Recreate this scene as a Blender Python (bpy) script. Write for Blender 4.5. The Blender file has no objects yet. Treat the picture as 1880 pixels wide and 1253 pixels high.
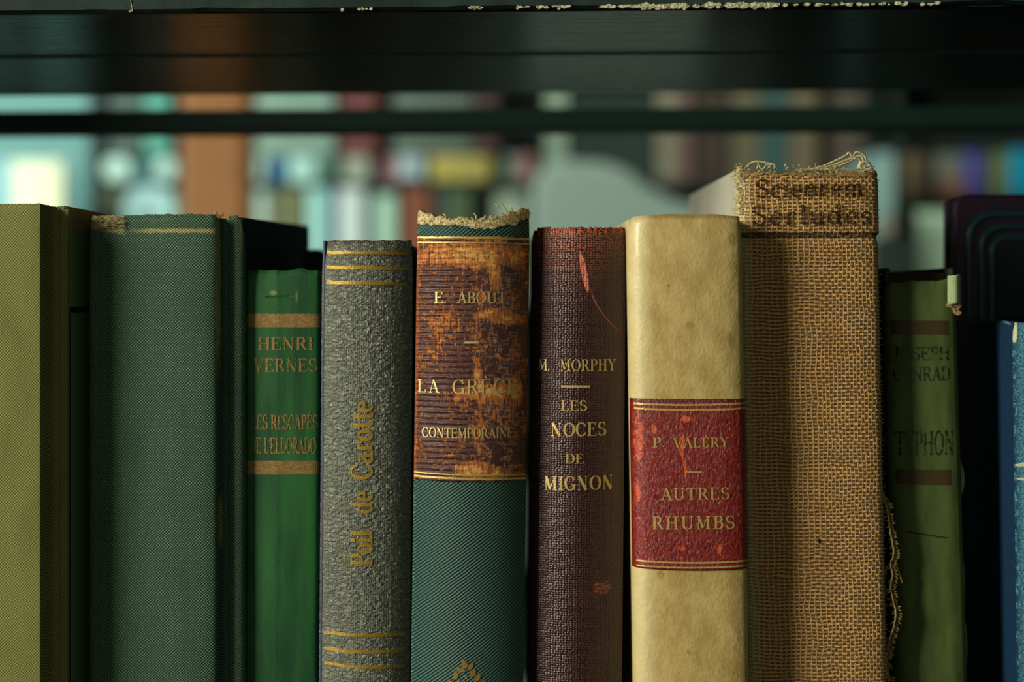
import bpy, math, random
import numpy as np
from mathutils import Vector

sc = bpy.context.scene
COL = sc.collection
S = 0.27 / 1880            # metres per photo pixel on the plane of the spines
D0 = 0.45                  # camera to spine plane
HZ = 540                   # eye level in the photo
ZC = 0.162                 # eye height above the shelf the books stand on
random.seed(7)
rng = np.random.default_rng(11)

# ------------------------------------------------------------------ camera
cam_d = bpy.data.cameras.new('camera'); cam = bpy.data.objects.new('camera', cam_d); COL.objects.link(cam)
cam.location = (0, -D0, ZC); cam.rotation_euler = (math.pi / 2, 0, 0)
cam_d.sensor_width = 36; cam_d.lens = D0 * 36 / 0.27
cam_d.shift_y = (HZ - 626.5) / 1880
cam_d.clip_start = 0.01
cam_d.dof.use_dof = True; cam_d.dof.focus_distance = D0; cam_d.dof.aperture_fstop = 7.4
sc.camera = cam
# ------------------------------------------------------------------ world and lights
w = bpy.data.worlds.new('world'); sc.world = w; w.use_nodes = True
w.node_tree.nodes['Background'].inputs[0].default_value = (0.25, 0.6, 0.5, 1)
w.node_tree.nodes['Background'].inputs[1].default_value = 0.09
def area(name, loc, target, size, size_y, power, color):
    l = bpy.data.lights.new(name, 'AREA'); l.shape = 'RECTANGLE'; l.size = size; l.size_y = size_y
    l.energy = power; l.color = color
    o = bpy.data.objects.new(name, l); COL.objects.link(o); o.location = loc
    o.rotation_euler = (Vector(target) - Vector(loc)).to_track_quat('-Z', 'Y').to_euler()
    return o
area('window_light', (-1.30, -0.70, 0.56), (0.0, 0, 0.12), 0.45, 0.75, 35, (1.0, 0.98, 0.80))
area('front_fill', (0.0, -2.1, 0.42), (0.0, 0, 0.12), 2.0, 0.7, 3.6, (1.0, 0.93, 0.72))
area('far_left_fill', (-2.3, 1.3, 0.9), (-1.3, 3.55, 0.2), 0.9, 1.2, 88, (0.76, 1.0, 0.92))  # added area lamp that brightens the left background
area('far_overhead_fill', (0.4, 1.8, 1.5), (0.2, 3.5, 0.1), 1.8, 0.6, 15, (0.85, 1.0, 0.88))  # unseen overhead fill for the background
sc.view_settings.view_transform = 'Standard'; sc.view_settings.look = 'None'
sc.view_settings.gamma = 1; sc.view_settings.use_curve_mapping = False
sc.view_settings.exposure = 0.0

# ------------------------------------------------------------------ node helpers
def c(r, g, b):
    f = lambda v: (v / 12.92 if v <= 0.04045 else ((v + 0.055) / 1.055) ** 2.4)
    return (f(r / 255), f(g / 255), f(b / 255), 1.0)

class V:                                  # a scalar socket with arithmetic
    def __init__(s, t, k): s.t, s.k = t, k
    def _m(s, op, *a, clamp=False):
        n = s.t.nodes.new('ShaderNodeMath'); n.operation = op; n.use_clamp = clamp
        for i, x in enumerate((s,) + a):
            if isinstance(x, V): s.t.links.new(x.k, n.inputs[i])
            else: n.inputs[i].default_value = x
        return V(s.t, n.outputs[0])
    def __add__(s, o): return s._m('ADD', o)
    def __sub__(s, o): return s._m('SUBTRACT', o)
    def __mul__(s, o): return s._m('MULTIPLY', o)
    def __truediv__(s, o): return s._m('DIVIDE', o)
    __radd__ = __add__; __rmul__ = __mul__
    def __rsub__(s, o): return (s * -1.0)._m('ADD', o)
    def sin(s): return s._m('SINE')
    def abs(s): return s._m('ABSOLUTE')
    def pow(s, p): return s._m('POWER', p)
    def max(s, o): return s._m('MAXIMUM', o)
    def min(s, o): return s._m('MINIMUM', o)
    def clamp(s): return s._m('ADD', 0.0, clamp=True)
    def step(s, a, b):                    # smooth 0..1 between a and b
        n = s.t.nodes.new('ShaderNodeMapRange'); n.interpolation_type = 'SMOOTHSTEP'
        s.t.links.new(s.k, n.inputs[0]); n.inputs[1].default_value = a; n.inputs[2].default_value = b
        return V(s.t, n.outputs[0])

class M:
    def __init__(s, name, coord='UV'):
        s.m = bpy.data.materials.new(name); s.m.use_nodes = True
        s.t = s.m.node_tree; s.b = s.t.nodes['Principled BSDF']
        tc = s.t.nodes.new('ShaderNodeTexCoord'); sp = s.t.nodes.new('ShaderNodeSeparateXYZ')
        s.t.links.new(tc.outputs[coord], sp.inputs[0])
        s.u, s.v, s.w = (V(s.t, sp.outputs[i]) for i in range(3))
    def vec(s, *a):
        n = s.t.nodes.new('ShaderNodeCombineXYZ')
        for i, x in enumerate(a):
            if isinstance(x, V): s.t.links.new(x.k, n.inputs[i])
            else: n.inputs[i].default_value = x
        return n.outputs[0]
    def noise(s, pu, pv, detail=3, rough=0.55, seed=0.0, u=None, v=None, dist=0.0):
        n = s.t.nodes.new('ShaderNodeTexNoise'); n.noise_dimensions = '3D'
        s.t.links.new(s.vec((u or s.u) * (1 / pu), (v or s.v) * (1 / pv), s.w * (1 / pu) + seed), n.inputs['Vector'])
        n.inputs['Scale'].default_value = 1; n.inputs['Detail'].default_value = detail
        n.inputs['Roughness'].default_value = rough; n.inputs['Distortion'].default_value = dist
        return V(s.t, n.outputs[0])
    def voro(s, pu, pv, feature='F1', u=None, v=None, rnd=1.0):
        n = s.t.nodes.new('ShaderNodeTexVoronoi'); n.feature = feature; n.voronoi_dimensions = '2D'
        s.t.links.new(s.vec((u or s.u) * (1 / pu), (v or s.v) * (1 / pv), 0), n.inputs['Vector'])
        n.inputs['Scale'].default_value = 1; n.inputs['Randomness'].default_value = rnd
        return V(s.t, n.outputs['Distance'])
    def blob(s, cx, cy, rx, ry, ang=0.0):   # 1 in the middle, 0 at the ellipse's rim
        ca, sa = math.cos(ang), math.sin(ang); du = s.u - cx; dv = s.v - cy
        a = (du * ca + dv * sa) * (1 / rx); b = (dv * ca - du * sa) * (1 / ry)
        return (1.0 - (a * a + b * b)).max(-1.0)
    def mix(s, f, a, b):
        n = s.t.nodes.new('ShaderNodeMix'); n.data_type = 'RGBA'
        if isinstance(f, V): s.t.links.new(f.k, n.inputs[0])
        else: n.inputs[0].default_value = f
        for i, x in ((6, a), (7, b)):
            if isinstance(x, tuple): n.inputs[i].default_value = x
            else: s.t.links.new(x, n.inputs[i])
        return n.outputs[2]
    def done(s, col, rough=0.7, height=None, amp=2.0, spec=0.5, metal=0.0, coat=0.0, sheen=0.0, strength=1.0, alpha=None):
        def put(k, x):
            if isinstance(x, V): s.t.links.new(x.k, s.b.inputs[k])
            elif isinstance(x, (int, float, tuple)): s.b.inputs[k].default_value = x
            else: s.t.links.new(x, s.b.inputs[k])
        put('Base Color', col); put('Roughness', rough); put('Specular IOR Level', spec); put('Metallic', metal)
        put('Coat Weight', coat); put('Sheen Weight', sheen)
        if alpha is not None: put('Alpha', alpha)
        if height is not None:
            n = s.t.nodes.new('ShaderNodeBump'); n.inputs['Distance'].default_value = amp * S
            n.inputs['Strength'].default_value = strength
            s.t.links.new(height.k, n.inputs['Height']); s.t.links.new(n.outputs[0], s.b.inputs['Normal'])
        return s.m

def plain(name, col, rough=0.6, spec=0.4, coat=0.0):
    m = M(name, 'Object'); n = m.noise(0.02, 0.02, 3)
    r, g, b, _ = col
    return m.done(m.mix(n, (r * .8, g * .8, b * .8, 1), (min(1, r * 1.15), min(1, g * 1.15), min(1, b * 1.15), 1)), rough, spec=spec, coat=coat)

# ------------------------------------------------------------------ object helpers
def tag(o, label=None, cat=None, group=None, kind=None):
    if label: o['label'] = label
    if cat: o['category'] = cat
    if group: o['group'] = group
    if kind: o['kind'] = kind
    return o
def empty(name, loc, label, cat, group=None):
    o = bpy.data.objects.new(name, None); COL.objects.link(o); o.location = loc; o.empty_display_size = 0.01
    return tag(o, label, cat, group)
def mesh(name, verts, faces, mat, parent=None, uvs=None, smooth=True, label=None):
    me = bpy.data.meshes.new(name); me.from_pydata([tuple(map(float, v)) for v in verts], [], faces); me.update()
    if uvs is not None:
        lay = me.uv_layers.new(name='UVMap'); li = np.zeros(len(me.loops), dtype=np.int32)
        me.loops.foreach_get('vertex_index', li)
        lay.data.foreach_set('uv', np.asarray(uvs, dtype=np.float32)[li].ravel())
    if smooth: me.polygons.foreach_set('use_smooth', [True] * len(me.polygons))
    me.materials.append(mat)
    o = bpy.data.objects.new(name, me); COL.objects.link(o)
    if parent: o.parent = parent
    if label: o['label'] = label
    return o
BOXF = [(0, 3, 2, 1), (4, 5, 6, 7), (0, 1, 5, 4), (1, 2, 6, 5), (2, 3, 7, 6), (3, 0, 4, 7)]
class MB:
    def __init__(s): s.v, s.f = [], []
    def box(s, x0, x1, y0, y1, z0, z1):
        n = len(s.v); s.v += [(x0, y0, z0), (x1, y0, z0), (x1, y1, z0), (x0, y1, z0), (x0, y0, z1), (x1, y0, z1), (x1, y1, z1), (x0, y1, z1)]
        s.f += [tuple(n + i for i in f) for f in BOXF]; return s
    def tube(s, pts, r, k=5, taper=True):
        pts = [Vector(p) for p in pts]; n0 = len(s.v); L = len(pts)
        for i, p in enumerate(pts):
            t = (pts[min(i + 1, L - 1)] - pts[max(i - 1, 0)]).normalized()
            a = t.cross(Vector((0.3, 0.9, 0.2))).normalized(); b = t.cross(a)
            rr = r * (0.55 if taper and i in (0, L - 1) else 1)
            for j in range(k):
                th = 2 * math.pi * j / k; s.v.append(tuple(p + a * (rr * math.cos(th)) + b * (rr * math.sin(th))))
        for i in range(L - 1):
            for j in range(k):
                s.f.append((n0 + i * k + j, n0 + i * k + (j + 1) % k, n0 + (i + 1) * k + (j + 1) % k, n0 + (i + 1) * k + j))
        s.f.append(tuple(n0 + j for j in range(k))[::-1]); s.f.append(tuple(n0 + (L - 1) * k + j for j in range(k)))
        return s
    def prism(s, poly, y0, y1):           # poly in x,z extruded along y
        n = len(s.v); k = len(poly)
        s.v += [(x, y0, z) for x, z in poly] + [(x, y1, z) for x, z in poly]
        s.f += [tuple(range(n, n + k)), tuple(range(n + 2 * k - 1, n + k - 1, -1))]
        s.f += [(n + (i + 1) % k, n + i, n + k + i, n + k + (i + 1) % k) for i in range(k)]
        return s
    def build(s, name, mat, parent=None, bevel=0.0, smooth=False, label=None, seg=2):
        o = mesh(name, s.v, s.f, mat, parent, smooth=smooth, label=label)
        if bevel:
            b = o.modifiers.new('bevel', 'BEVEL'); b.width = bevel; b.segments = seg; b.limit_method = 'ANGLE'
        return o

def noise1(n, cell, seed=0, octaves=3):   # smooth random line, about -1..1
    r = np.random.default_rng(seed); x = np.arange(n); out = np.zeros(n); a = 1
    for _ in range(octaves):
        k = int(n / cell) + 4; v = r.uniform(-1, 1, k); p = x / cell; i = p.astype(int); f = p - i; f = f * f * (3 - 2 * f)
        out += a * (v[i] * (1 - f) + v[i + 1] * f); a *= .5; cell = max(cell / 2, 1.01)
    return out

# ------------------------------------------------------------------ lettering drawn with a broad pen
class Pen:
    def __init__(s, T=.17, t=.05, serif=.11): s.T, s.t, s.s = T, t, serif
    def rib(s, pts, ws):
        q = []
        for i in range(len(pts) - 1):
            (x0, y0), (x1, y1) = pts[i], pts[i + 1]
            def nrm(k):
                a = pts[max(k - 1, 0)]; b = pts[min(k + 1, len(pts) - 1)]; dx, dy = b[0] - a[0], b[1] - a[1]; l = math.hypot(dx, dy) or 1
                return -dy / l, dx / l
            n0, n1 = nrm(i), nrm(i + 1); a, b = ws[i] / 2, ws[i + 1] / 2
            q.append([(x0 + n0[0] * a, y0 + n0[1] * a), (x0 - n0[0] * a, y0 - n0[1] * a), (x1 - n1[0] * b, y1 - n1[1] * b), (x1 + n1[0] * b, y1 + n1[1] * b)])
        return q
    def line(s, x0, y0, x1, y1, wd):
        n = max(1, int(math.hypot(x1 - x0, y1 - y0) / .25)); P = [(x0 + (x1 - x0) * i / n, y0 + (y1 - y0) * i / n) for i in range(n + 1)]
        return s.rib(P, [wd] * (n + 1))
    def stem(s, x, y0=0, y1=1, b=1, t=1, wd=None):
        wd = wd or s.T; q = s.line(x, y0, x, y1, wd)
        if b: q += s.line(x - wd / 2 - s.s, y0 + s.t / 2, x + wd / 2 + s.s, y0 + s.t / 2, s.t)
        if t: q += s.line(x - wd / 2 - s.s, y1 - s.t / 2, x + wd / 2 + s.s, y1 - s.t / 2, s.t)
        return q
    def feet(s, x, y=0): return s.line(x - s.T / 2 - s.s * .8, y + (s.t / 2 if y < .5 else -s.t / 2), x + s.T / 2 + s.s * .8, y + (s.t / 2 if y < .5 else -s.t / 2), s.t)
    def arc(s, cx, cy, rx, ry, a0, a1, n=14, T=None, t=None):
        T = T or s.T; t = t or s.t; P, W = [], []
        for i in range(n + 1):
            a = math.radians(a0 + (a1 - a0) * i / n); P.append((cx + rx * math.cos(a), cy + ry * math.sin(a))); W.append(t + (T - t) * abs(math.cos(a)) ** 1.5)
        return s.rib(P, W)
    def tick(s, x, y, up): return s.line(x, y, x, y + .2 * up, s.t * 1.3)
    def glyph(s, ch):
        T, t, e = s.T, s.t, s.s; L = s.line; h = t / 2
        x0 = e + T / 2
        if ch == 'A': return L(.12, 0, .43, 1, t) + L(.41, 1, .76, 0, T) + L(.2, .34, .66, .34, t) + s.feet(.12) + s.feet(.76), .9
        if ch == 'B': return s.stem(x0, t=0, b=0) + L(0, h, .45, h, t) + L(0, 1 - h, .42, 1 - h, t) + L(x0, .53, .42, .53, t) + s.arc(.4, .765, .2, .215, -90, 90) + s.arc(.42, .28, .23, .26, -90, 90), .74
        if ch == 'C': return s.arc(.45, .5, .37, .48, 40, 322) + s.tick(.74, .68, 1.2) + L(.73, .2, .77, .3, t), .86
        if ch == 'D': return s.stem(x0, t=0, b=0) + L(0, h, .42, h, t) + L(0, 1 - h, .42, 1 - h, t) + s.arc(.4, .5, .36, .48, -90, 90), .86
        if ch in 'EÉÈF':
            q = s.stem(x0, t=0, b=0) + L(0, 1 - h, .66, 1 - h, t) + L(x0, .52, .5, .52, t) + s.tick(.65, 1, -1) + L(.5, .42, .5, .62, t)
            q += (L(0, h, .7, h, t) + s.tick(.7, 0, 1)) if ch != 'F' else s.feet(x0)
            if ch == 'É': q += L(.36, 1.1, .5, 1.28, t * 1.8)
            if ch == 'È': q += L(.42, 1.1, .28, 1.28, t * 1.8)
            return q, .78
        if ch == 'G': return s.arc(.45, .5, .37, .48, 40, 320) + s.tick(.74, .68, 1.2) + s.stem(.74, .05, .42, b=0), .92
        if ch == 'H': return s.stem(x0) + s.stem(.72) + L(x0, .52, .72, .52, t), .72 + x0 + .06
        if ch == 'I': return s.stem(x0), 2 * x0 + .05
        if ch == 'J': return s.stem(.36, .2, 1, b=0) + s.arc(.2, .2, .16, .2, 0, -170), .55
        if ch == 'L': return s.stem(x0, b=0) + L(0, h, .66, h, t) + s.tick(.66, 0, 1.2), .74
        if ch == 'M': return s.stem(x0, wd=t) + s.stem(.88) + L(x0, 1, .5, .1, T * .9) + L(.5, .1, .88, 1, t), .88 + x0 + .06
        if ch == 'N': return s.stem(x0, wd=t) + s.stem(.74, wd=t, b=0) + L(x0, 1, .74, .02, T), .74 + x0 + .06
        if ch == 'O': return s.arc(.45, .5, .37, .48, 0, 360, 26), .92
        if ch == 'P': return s.stem(x0, t=0) + L(0, 1 - h, .42, 1 - h, t) + L(x0, .47, .42, .47, t) + s.arc(.4, .735, .22, .25, -90, 90), .74
        if ch == 'R': return s.stem(x0, t=0) + L(0, 1 - h, .42, 1 - h, t) + L(x0, .5, .42, .5, t) + s.arc(.4, .75, .21, .235, -90, 90) + L(.42, .5, .74, .03, T * .9) + L(.7, .03, .86, .03, t), .86
        if ch in 'Ss':
            k = 1 if ch == 'S' else .64
            q = s.arc(.34 * k, .745 * k, .24 * k, .235 * k, 30, 270, T=T * .95) + s.arc(.34 * k, .265 * k, .26 * k, .245 * k, 90, -150, T=T * .95) + L(.57 * k, .72 * k, .57 * k, .98 * k, t) + L(.1 * k, .05 * k, .1 * k, .32 * k, t)
            return q, .68 * k + .02
        if ch == 'T': return s.stem(.4, t=0) + L(.02, 1 - h, .78, 1 - h, t) + s.tick(.03, 1, -1.1) + s.tick(.77, 1, -1.1), .82
        if ch == 'U': return s.stem(x0, .3, 1, b=0) + s.stem(.74, .3, 1, b=0, wd=t * 1.2) + s.arc((x0 + .74) / 2, .3, (.74 - x0) / 2, .28, 180, 360), .74 + x0 * .7 + .06
        if ch == 'V': return L(.1, 1, .42, 0, T) + L(.42, 0, .74, 1, t) + s.feet(.1, 1) + s.feet(.74, 1), .86
        if ch == 'Y': return L(.1, 1, .4, .48, T) + L(.42, .48, .7, 1, t) + s.stem(.41, 0, .5, t=0) + s.feet(.1, 1) + s.feet(.7, 1), .82
        if ch == '.': return L(.02, .06, .14, .06, .13), .22
        if ch == "'": return L(.07, .98, .05, .72, .1), .16
        if ch == '-': return L(0, .5, .4, .5, t), .5
        # small letters
        if ch == 'o': return s.arc(.31, .32, .23, .31, 0, 360, 20), .64
        if ch == 'i': return s.stem(x0, 0, .64, t=0) + L(x0 - T / 2 - e, .62, x0, .62, t) + L(x0 - T * .55, .88, x0 + T * .55, .88, .15), 2 * x0 + .04
        if ch == 'l': return s.stem(x0, 0, 1, t=0) + L(x0 - T / 2 - e, .97, x0, .97, t), 2 * x0 + .04
        if ch == 'd': return s.arc(.3, .32, .22, .31, 0, 360, 18) + s.stem(.54, 0, 1, t=0, b=0) + L(.4, .97, .54, .97, t) + L(.54, .03, .68, .03, t), .72
        if ch == 'b': return s.arc(.38, .32, .22, .31, 0, 360, 18) + s.stem(.14, 0, 1, t=0, b=0), .66
        if ch == 'e': return s.arc(.3, .32, .23, .31, 0, 315, 18) + L(.1, .36, .52, .36, t), .6
        if ch == 'c': return s.arc(.3, .32, .23, .31, 45, 315, 14) + L(.46, .48, .46, .58, T * .7), .56
        if ch == 'a': return s.stem(.44, .05, .46, t=0, b=0) + s.arc(.28, .45, .16, .17, 0, 150) + s.arc(.26, .18, .18, .17, 0, 360, 14) + L(.44, .03, .58, .03, t * 1.4), .62
        if ch == 'r': return s.stem(x0, 0, .64, t=0) + s.arc(x0 + .2, .45, .18, .17, 50, 180) + L(x0 + .26, .55, x0 + .34, .55, .11), .55
        if ch == 't': return s.stem(.2, .12, .88, t=0, b=0) + L(.04, .61, .38, .61, t * 1.4) + s.arc(.33, .13, .12, .12, 180, 320), .44
        if ch in 'nu':
            if ch == 'n': q = s.stem(x0, 0, .64, t=0) + s.stem(.56, 0, .45, t=0) + s.arc(.36, .42, .2, .2, 0, 160)
            else: q = s.stem(x0, .15, .64, b=0, t=0) + s.stem(.56, 0, .64, t=0, b=0) + s.arc(.36, .2, .2, .18, 180, 350)
            return q, .56 + x0
        if ch == 'm': return s.stem(x0, 0, .64, t=0) + s.stem(.5, 0, .45, t=0) + s.stem(.84, 0, .45, t=0) + s.arc(.33, .42, .18, .2, 0, 160) + s.arc(.66, .42, .18, .2, 0, 160), .84 + x0
        return [], .42
    def string(s, txt, gap=.06, only=None):
        out, x = [], 0
        for i, ch in enumerate(txt):
            q, a = s.glyph(ch)
            if only is None or i in only: out += [[(px + x, py) for px, py in p] for p in q]
            x += a + gap
        return out, x - gap

# ------------------------------------------------------------------ book builder
def spl(pts, n):                            # Catmull-Rom through 2-D points
    P = [pts[0]] + list(pts) + [pts[-1]]; out = []
    for i in range(1, len(P) - 2):
        p0, p1, p2, p3 = map(np.array, P[i - 1:i + 3])
        k = max(2, int(n / (len(pts) - 1)))
        for j in range(k):
            t = j / k; out.append(.5 * ((2 * p1) + (-p0 + p2) * t + (2 * p0 - 5 * p1 + 4 * p2 - p3) * t * t + (-p0 + 3 * p1 - 3 * p2 + p3) * t ** 3))
    out.append(np.array(pts[-1])); return np.array(out, dtype=float)

def round_prof(xl, xr, b, p=2.4, n=15):
    return [(xl + (xr - xl) * (1 - math.cos(math.pi * i / (n - 1))) / 2, b * abs(math.cos(math.pi * i / (n - 1))) ** p) for i in range(n)]

def arc_prof(xl, xr, sag, top=-6, edge=8, n=17):
    h = (xr - xl) / 2; m_ = (xl + xr) / 2; Rr = (h * h + sag * sag) / (2 * sag); P = []
    for i in range(n):
        x = -h * math.cos(math.pi * i / (n - 1)); P.append((m_ + x, top + Rr - math.sqrt(Rr * Rr - x * x)))
    return [(xl, P[0][1] + edge)] + [(P[0][0] + .4, P[0][1])] + P[1:-1] + [(P[-1][0] - .4, P[-1][1]), (xr, P[-1][1] + edge)]

class Book:
    """A book seen spine on. Pixel numbers are only the sizes read off the photograph, turned into metres at once."""
    def __init__(s, prof, top, d=0.0, lean=0.0, depth=.13, n=72):
        s.k = (D0 + d) / D0; s.d = d; s.q = S * s.k
        s.pr = spl(prof, n); s.xm = (prof[0][0] + prof[-1][0]) / 2
        s.X = (s.pr[:, 0] - 940) * s.q; s.Y = d + s.pr[:, 1] * s.q
        s.arc = np.concatenate([[0], np.cumsum(np.hypot(np.diff(s.pr[:, 0]), np.diff(s.pr[:, 1])))]); s.arc += s.pr[0, 0] - (s.arc[-1] - (prof[-1][0] - prof[0][0])) / 2
        s.top = top; s.H = s.z(top); s.lean = lean; s.depth = depth
        s.n = len(s.pr); s.nx = np.zeros_like(s.pr)
        g = np.gradient(s.pr, axis=0); l = np.hypot(g[:, 0], g[:, 1]); s.nx = np.stack([g[:, 1] / l, -g[:, 0] / l], 1)
    def z(s, py): return ZC + (HZ - py) * s.q
    def root(s, name, label, cat='book', group='old books standing on the shelf'):
        cx = (s.xm - 940) * s.q; s.o = empty(name, (cx, s.d, 0), label, cat, group); s.cx = cx; return s.o
    def loc(s, px, py): return px - s.lean * (py - s.top)      # undo the book's lean
    def pos(s, px, py, off=0.0):            # point on the spine surface for photo column/row
        x = np.interp(px, s.pr[:, 0], s.X); y = np.interp(px, s.pr[:, 0], s.Y)
        n0 = np.interp(px, s.pr[:, 0], s.nx[:, 0]); n1 = np.interp(px, s.pr[:, 0], s.nx[:, 1])
        z = s.z(py)
        return (x + n0 * off + s.lean * (s.H - z) - s.cx, y + n1 * off - s.d, z)
    def spine(s, mat, name='spine', topf=None, y0=None, y1=None, off=0.0, thick=6, nz=90, roll=5, x0=None, x1=None, label=None, botf=None, wob=0.0, parent=None, ofs=None):
        """Wrapped shell between rows y0 (top) and y1 (bottom), columns x0..x1; topf(px) shifts the top row (pixels down)."""
        y0 = s.top if y0 is None else y0; full = y1 is None
        zb = 0.0 if full else s.z(y1)
        idx = np.arange(s.n)
        xs = s.pr[:, 0].copy()
        if x0 is not None: xs = np.linspace(x0, x1, 60)
        nxp = len(xs); V_, U_ = [], []
        wv = noise1(nz + 1, 12, 5) * wob
        tz = np.array([s.z(y0 + (topf(x) if topf else 0)) for x in xs]); bz = np.array([zb if full else s.z(y1 + (botf(x) if botf else 0)) for x in xs])
        ar = xs
        def put(j, i, extra):
            f = i / nz; z = tz[j] + (bz[j] - tz[j]) * f; py = HZ - (z - ZC) / s.q
            o = off + (extra + (ofs(py) if ofs else 0)) * s.q
            if roll and i < 5: o -= roll * s.q * (1 - i / 5) ** 2 * .8
            p = s.pos(xs[j], py, o + (wv[i] * s.q)); V_.append(p); U_.append((ar[j], 1680 - py))
        rows = [0, .02, .06, .14, .3] ; 
        tl = [(0 if i == 0 else i) for i in range(nz + 1)]
        for i in range(nz + 1):
            for j in range(nxp): put(j, i, 0)
        for i in range(nz + 1):
            for j in range(nxp): put(j, i, -thick)
        F = []; A = (nz + 1) * nxp
        for i in range(nz):
            for j in range(nxp - 1):
                a = i * nxp + j; F.append((a, a + nxp, a + nxp + 1, a + 1)); F.append((A + a, A + a + 1, A + a + nxp + 1, A + a + nxp))
        for j in range(nxp - 1):
            F.append((j, j + 1, A + j + 1, A + j)); a = nz * nxp + j; F.append((a, A + a, A + a + 1, a + 1))
        for i in range(nz):
            a = i * nxp; F.append((a, A + a, A + a + nxp, a + nxp)); a += nxp - 1; F.append((a, a + nxp, A + a + nxp, A + a))
        return mesh(name, V_, F, mat, parent or s.o, U_, True, label)
    def rule(s, mat, name, x0, x1, y, h, slope=0.0, off=.00012, wav=0.0, parent=None, label=None, arc=0.0):
        n = 40; V_, F, U = [], [], []
        if name == 'gold_dash': x0, x1 = s.loc(x0, y), s.loc(x1, y)
        wv = noise1(n + 1, 6, int(x0 + y)) * wav
        for i in range(n + 1):
            x = x0 + (x1 - x0) * i / n; yy = y + slope * (i / n - .5) * 2 + wv[i] + arc * math.sin(math.pi * i / n)
            for dy, o in ((-h / 2, 0), (-h / 2, off), (h / 2, off), (h / 2, 0)): V_.append(s.pos(x, yy + dy, o)); U.append((x, 1680 - yy - dy))
        for i in range(n):
            for k in range(3): a = i * 4 + k; F.append((a, a + 1, a + 5, a + 4))
        return mesh(name, V_, F, mat, parent or s.o, U, False, label)
    def text(s, mat, txt, x0, x1, base, cap, pen, name='lettering', slope=0.0, off=.00014, vertical=False, gap=.06, only=None, parent=None, label=None, jit=0.0):
        """Letters laid on the spine: from column x0 to x1 on row base, capitals cap pixels high. vertical reads bottom to top (x0 = lower row, x1 = upper row, base = column)."""
        q, wd = pen.string(txt, gap, only); V_, F, U = [], [], []
        sx = (abs(x1 - x0)) / wd
        for p in q:
            n = len(V_); P = []
            for (a, b) in p:
                if vertical: px, py = base - b * cap, x0 - a * sx
                else: px, py = x0 + a * sx, base - b * cap + slope * (a / wd - .5) * 2
                P.append((px, py))
            P = [(s.loc(a_, b_), b_) for a_, b_ in P]
            for (px, py) in P: V_.append(s.pos(px, py, off)); U.append((px, 1680 - py))
            ar = sum(P[i][0] * P[(i + 1) % 4][1] - P[(i + 1) % 4][0] * P[i][1] for i in range(4))
            F.append((n, n + 1, n + 2, n + 3) if ar < 0 else (n + 3, n + 2, n + 1, n))
        return mesh(name, V_, F, mat, parent or s.o, U, False, label)
    def boards(s, mat, over=4, t=.0024, left=True, right=True, back_up=0.0, y_in=0.0, side_mat=None, pages=None, names=('board', 'board'), drop=0):
        """Two cover boards and the page block behind the spine."""
        W0, W1 = s.X[0] - s.cx, s.X[-1] - s.cx
        ys = max(s.Y[0], s.Y[-1]) - s.d - .001 + y_in; yb = s.depth; H = s.H + over * s.q
        def slab(x0, x1, yl, nm, m):
            mb = MB(); n = 0
            sh = s.lean * s.H
            mb.v = [(x0 + sh, yl, 0), (x1 + sh, yl, 0), (x1 + sh, yb, 0), (x0 + sh, yb, 0), (x0, yl, H), (x1, yl, H), (x1, yb, H + back_up), (x0, yb, H + back_up)]
            mb.f = list(BOXF)
            return mb.build(nm, m, s.o, bevel=.0007)
        if left: slab(W0 + .0003, W0 + t, s.Y[0] - s.d - .0008 + y_in, names[0], mat)
        if right: slab(W1 - t, W1 - .0003, s.Y[-1] - s.d - .0008 + y_in, names[1], side_mat or mat)
        ph = s.H - (7 + drop) * s.q; sh = s.lean * s.H
        mb = MB(); y0 = max(.004, ys * .6) + .002
        a, b = W0 + t + .0002, W1 - t - .0002
        mb.v = [(a + sh, y0, 0.001), (b + sh, y0, 0.001), (b + sh, yb - .003, 0.001), (a + sh, yb - .003, 0.001), (a, y0, ph), (b, y0, ph), (b, yb - .003, ph + back_up), (a, yb - .003, ph + back_up)]
        mb.f = list(BOXF); mb.build('page_block', pages or PAGES, s.o)

# ------------------------------------------------------------------ materials
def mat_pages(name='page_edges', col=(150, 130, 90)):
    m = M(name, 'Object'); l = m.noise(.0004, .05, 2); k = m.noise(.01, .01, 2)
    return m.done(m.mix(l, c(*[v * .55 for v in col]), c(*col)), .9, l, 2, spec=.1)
PAGES = mat_pages()

def mat_dots(name, dark, light, pu, pv, rough=.75, lo=.35, hi=.95, amp=1.6, patch=None, spec=.25, slubs=0.0, slub_col=None, fade=None):
    """Plain-weave book cloth: raised light thread crossings on a dyed ground."""
    m = M(name); du = m.noise(26, 26, 2, seed=1) * 5; dv = m.noise(30, 22, 2, seed=4) * 5
    u = m.u + du; v = m.v + dv
    a = (u * (math.pi / pu)).sin(); b = (v * (math.pi / pv)).sin()
    h = (a * b) * .5 + .5
    n = m.noise(3.2, 3.2, 2, seed=9); big = m.noise(60, 130, 3, seed=2)
    f = h.step(lo, hi) * (n * 1.5).clamp() * (big * 1.3 + .25).clamp()
    col = m.mix(f, dark, light)
    if slubs:
        st = m.noise(1.6, 120, 2, seed=12).step(.66, .8) * slubs
        st2 = m.noise(140, 1.6, 2, seed=17).step(.7, .82) * slubs * .6
        col = m.mix((st + st2).clamp(), col, slub_col)
    if patch: col = patch(m, col)
    return m.done(col, rough, h + n * .5, amp, spec=spec)

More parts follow.
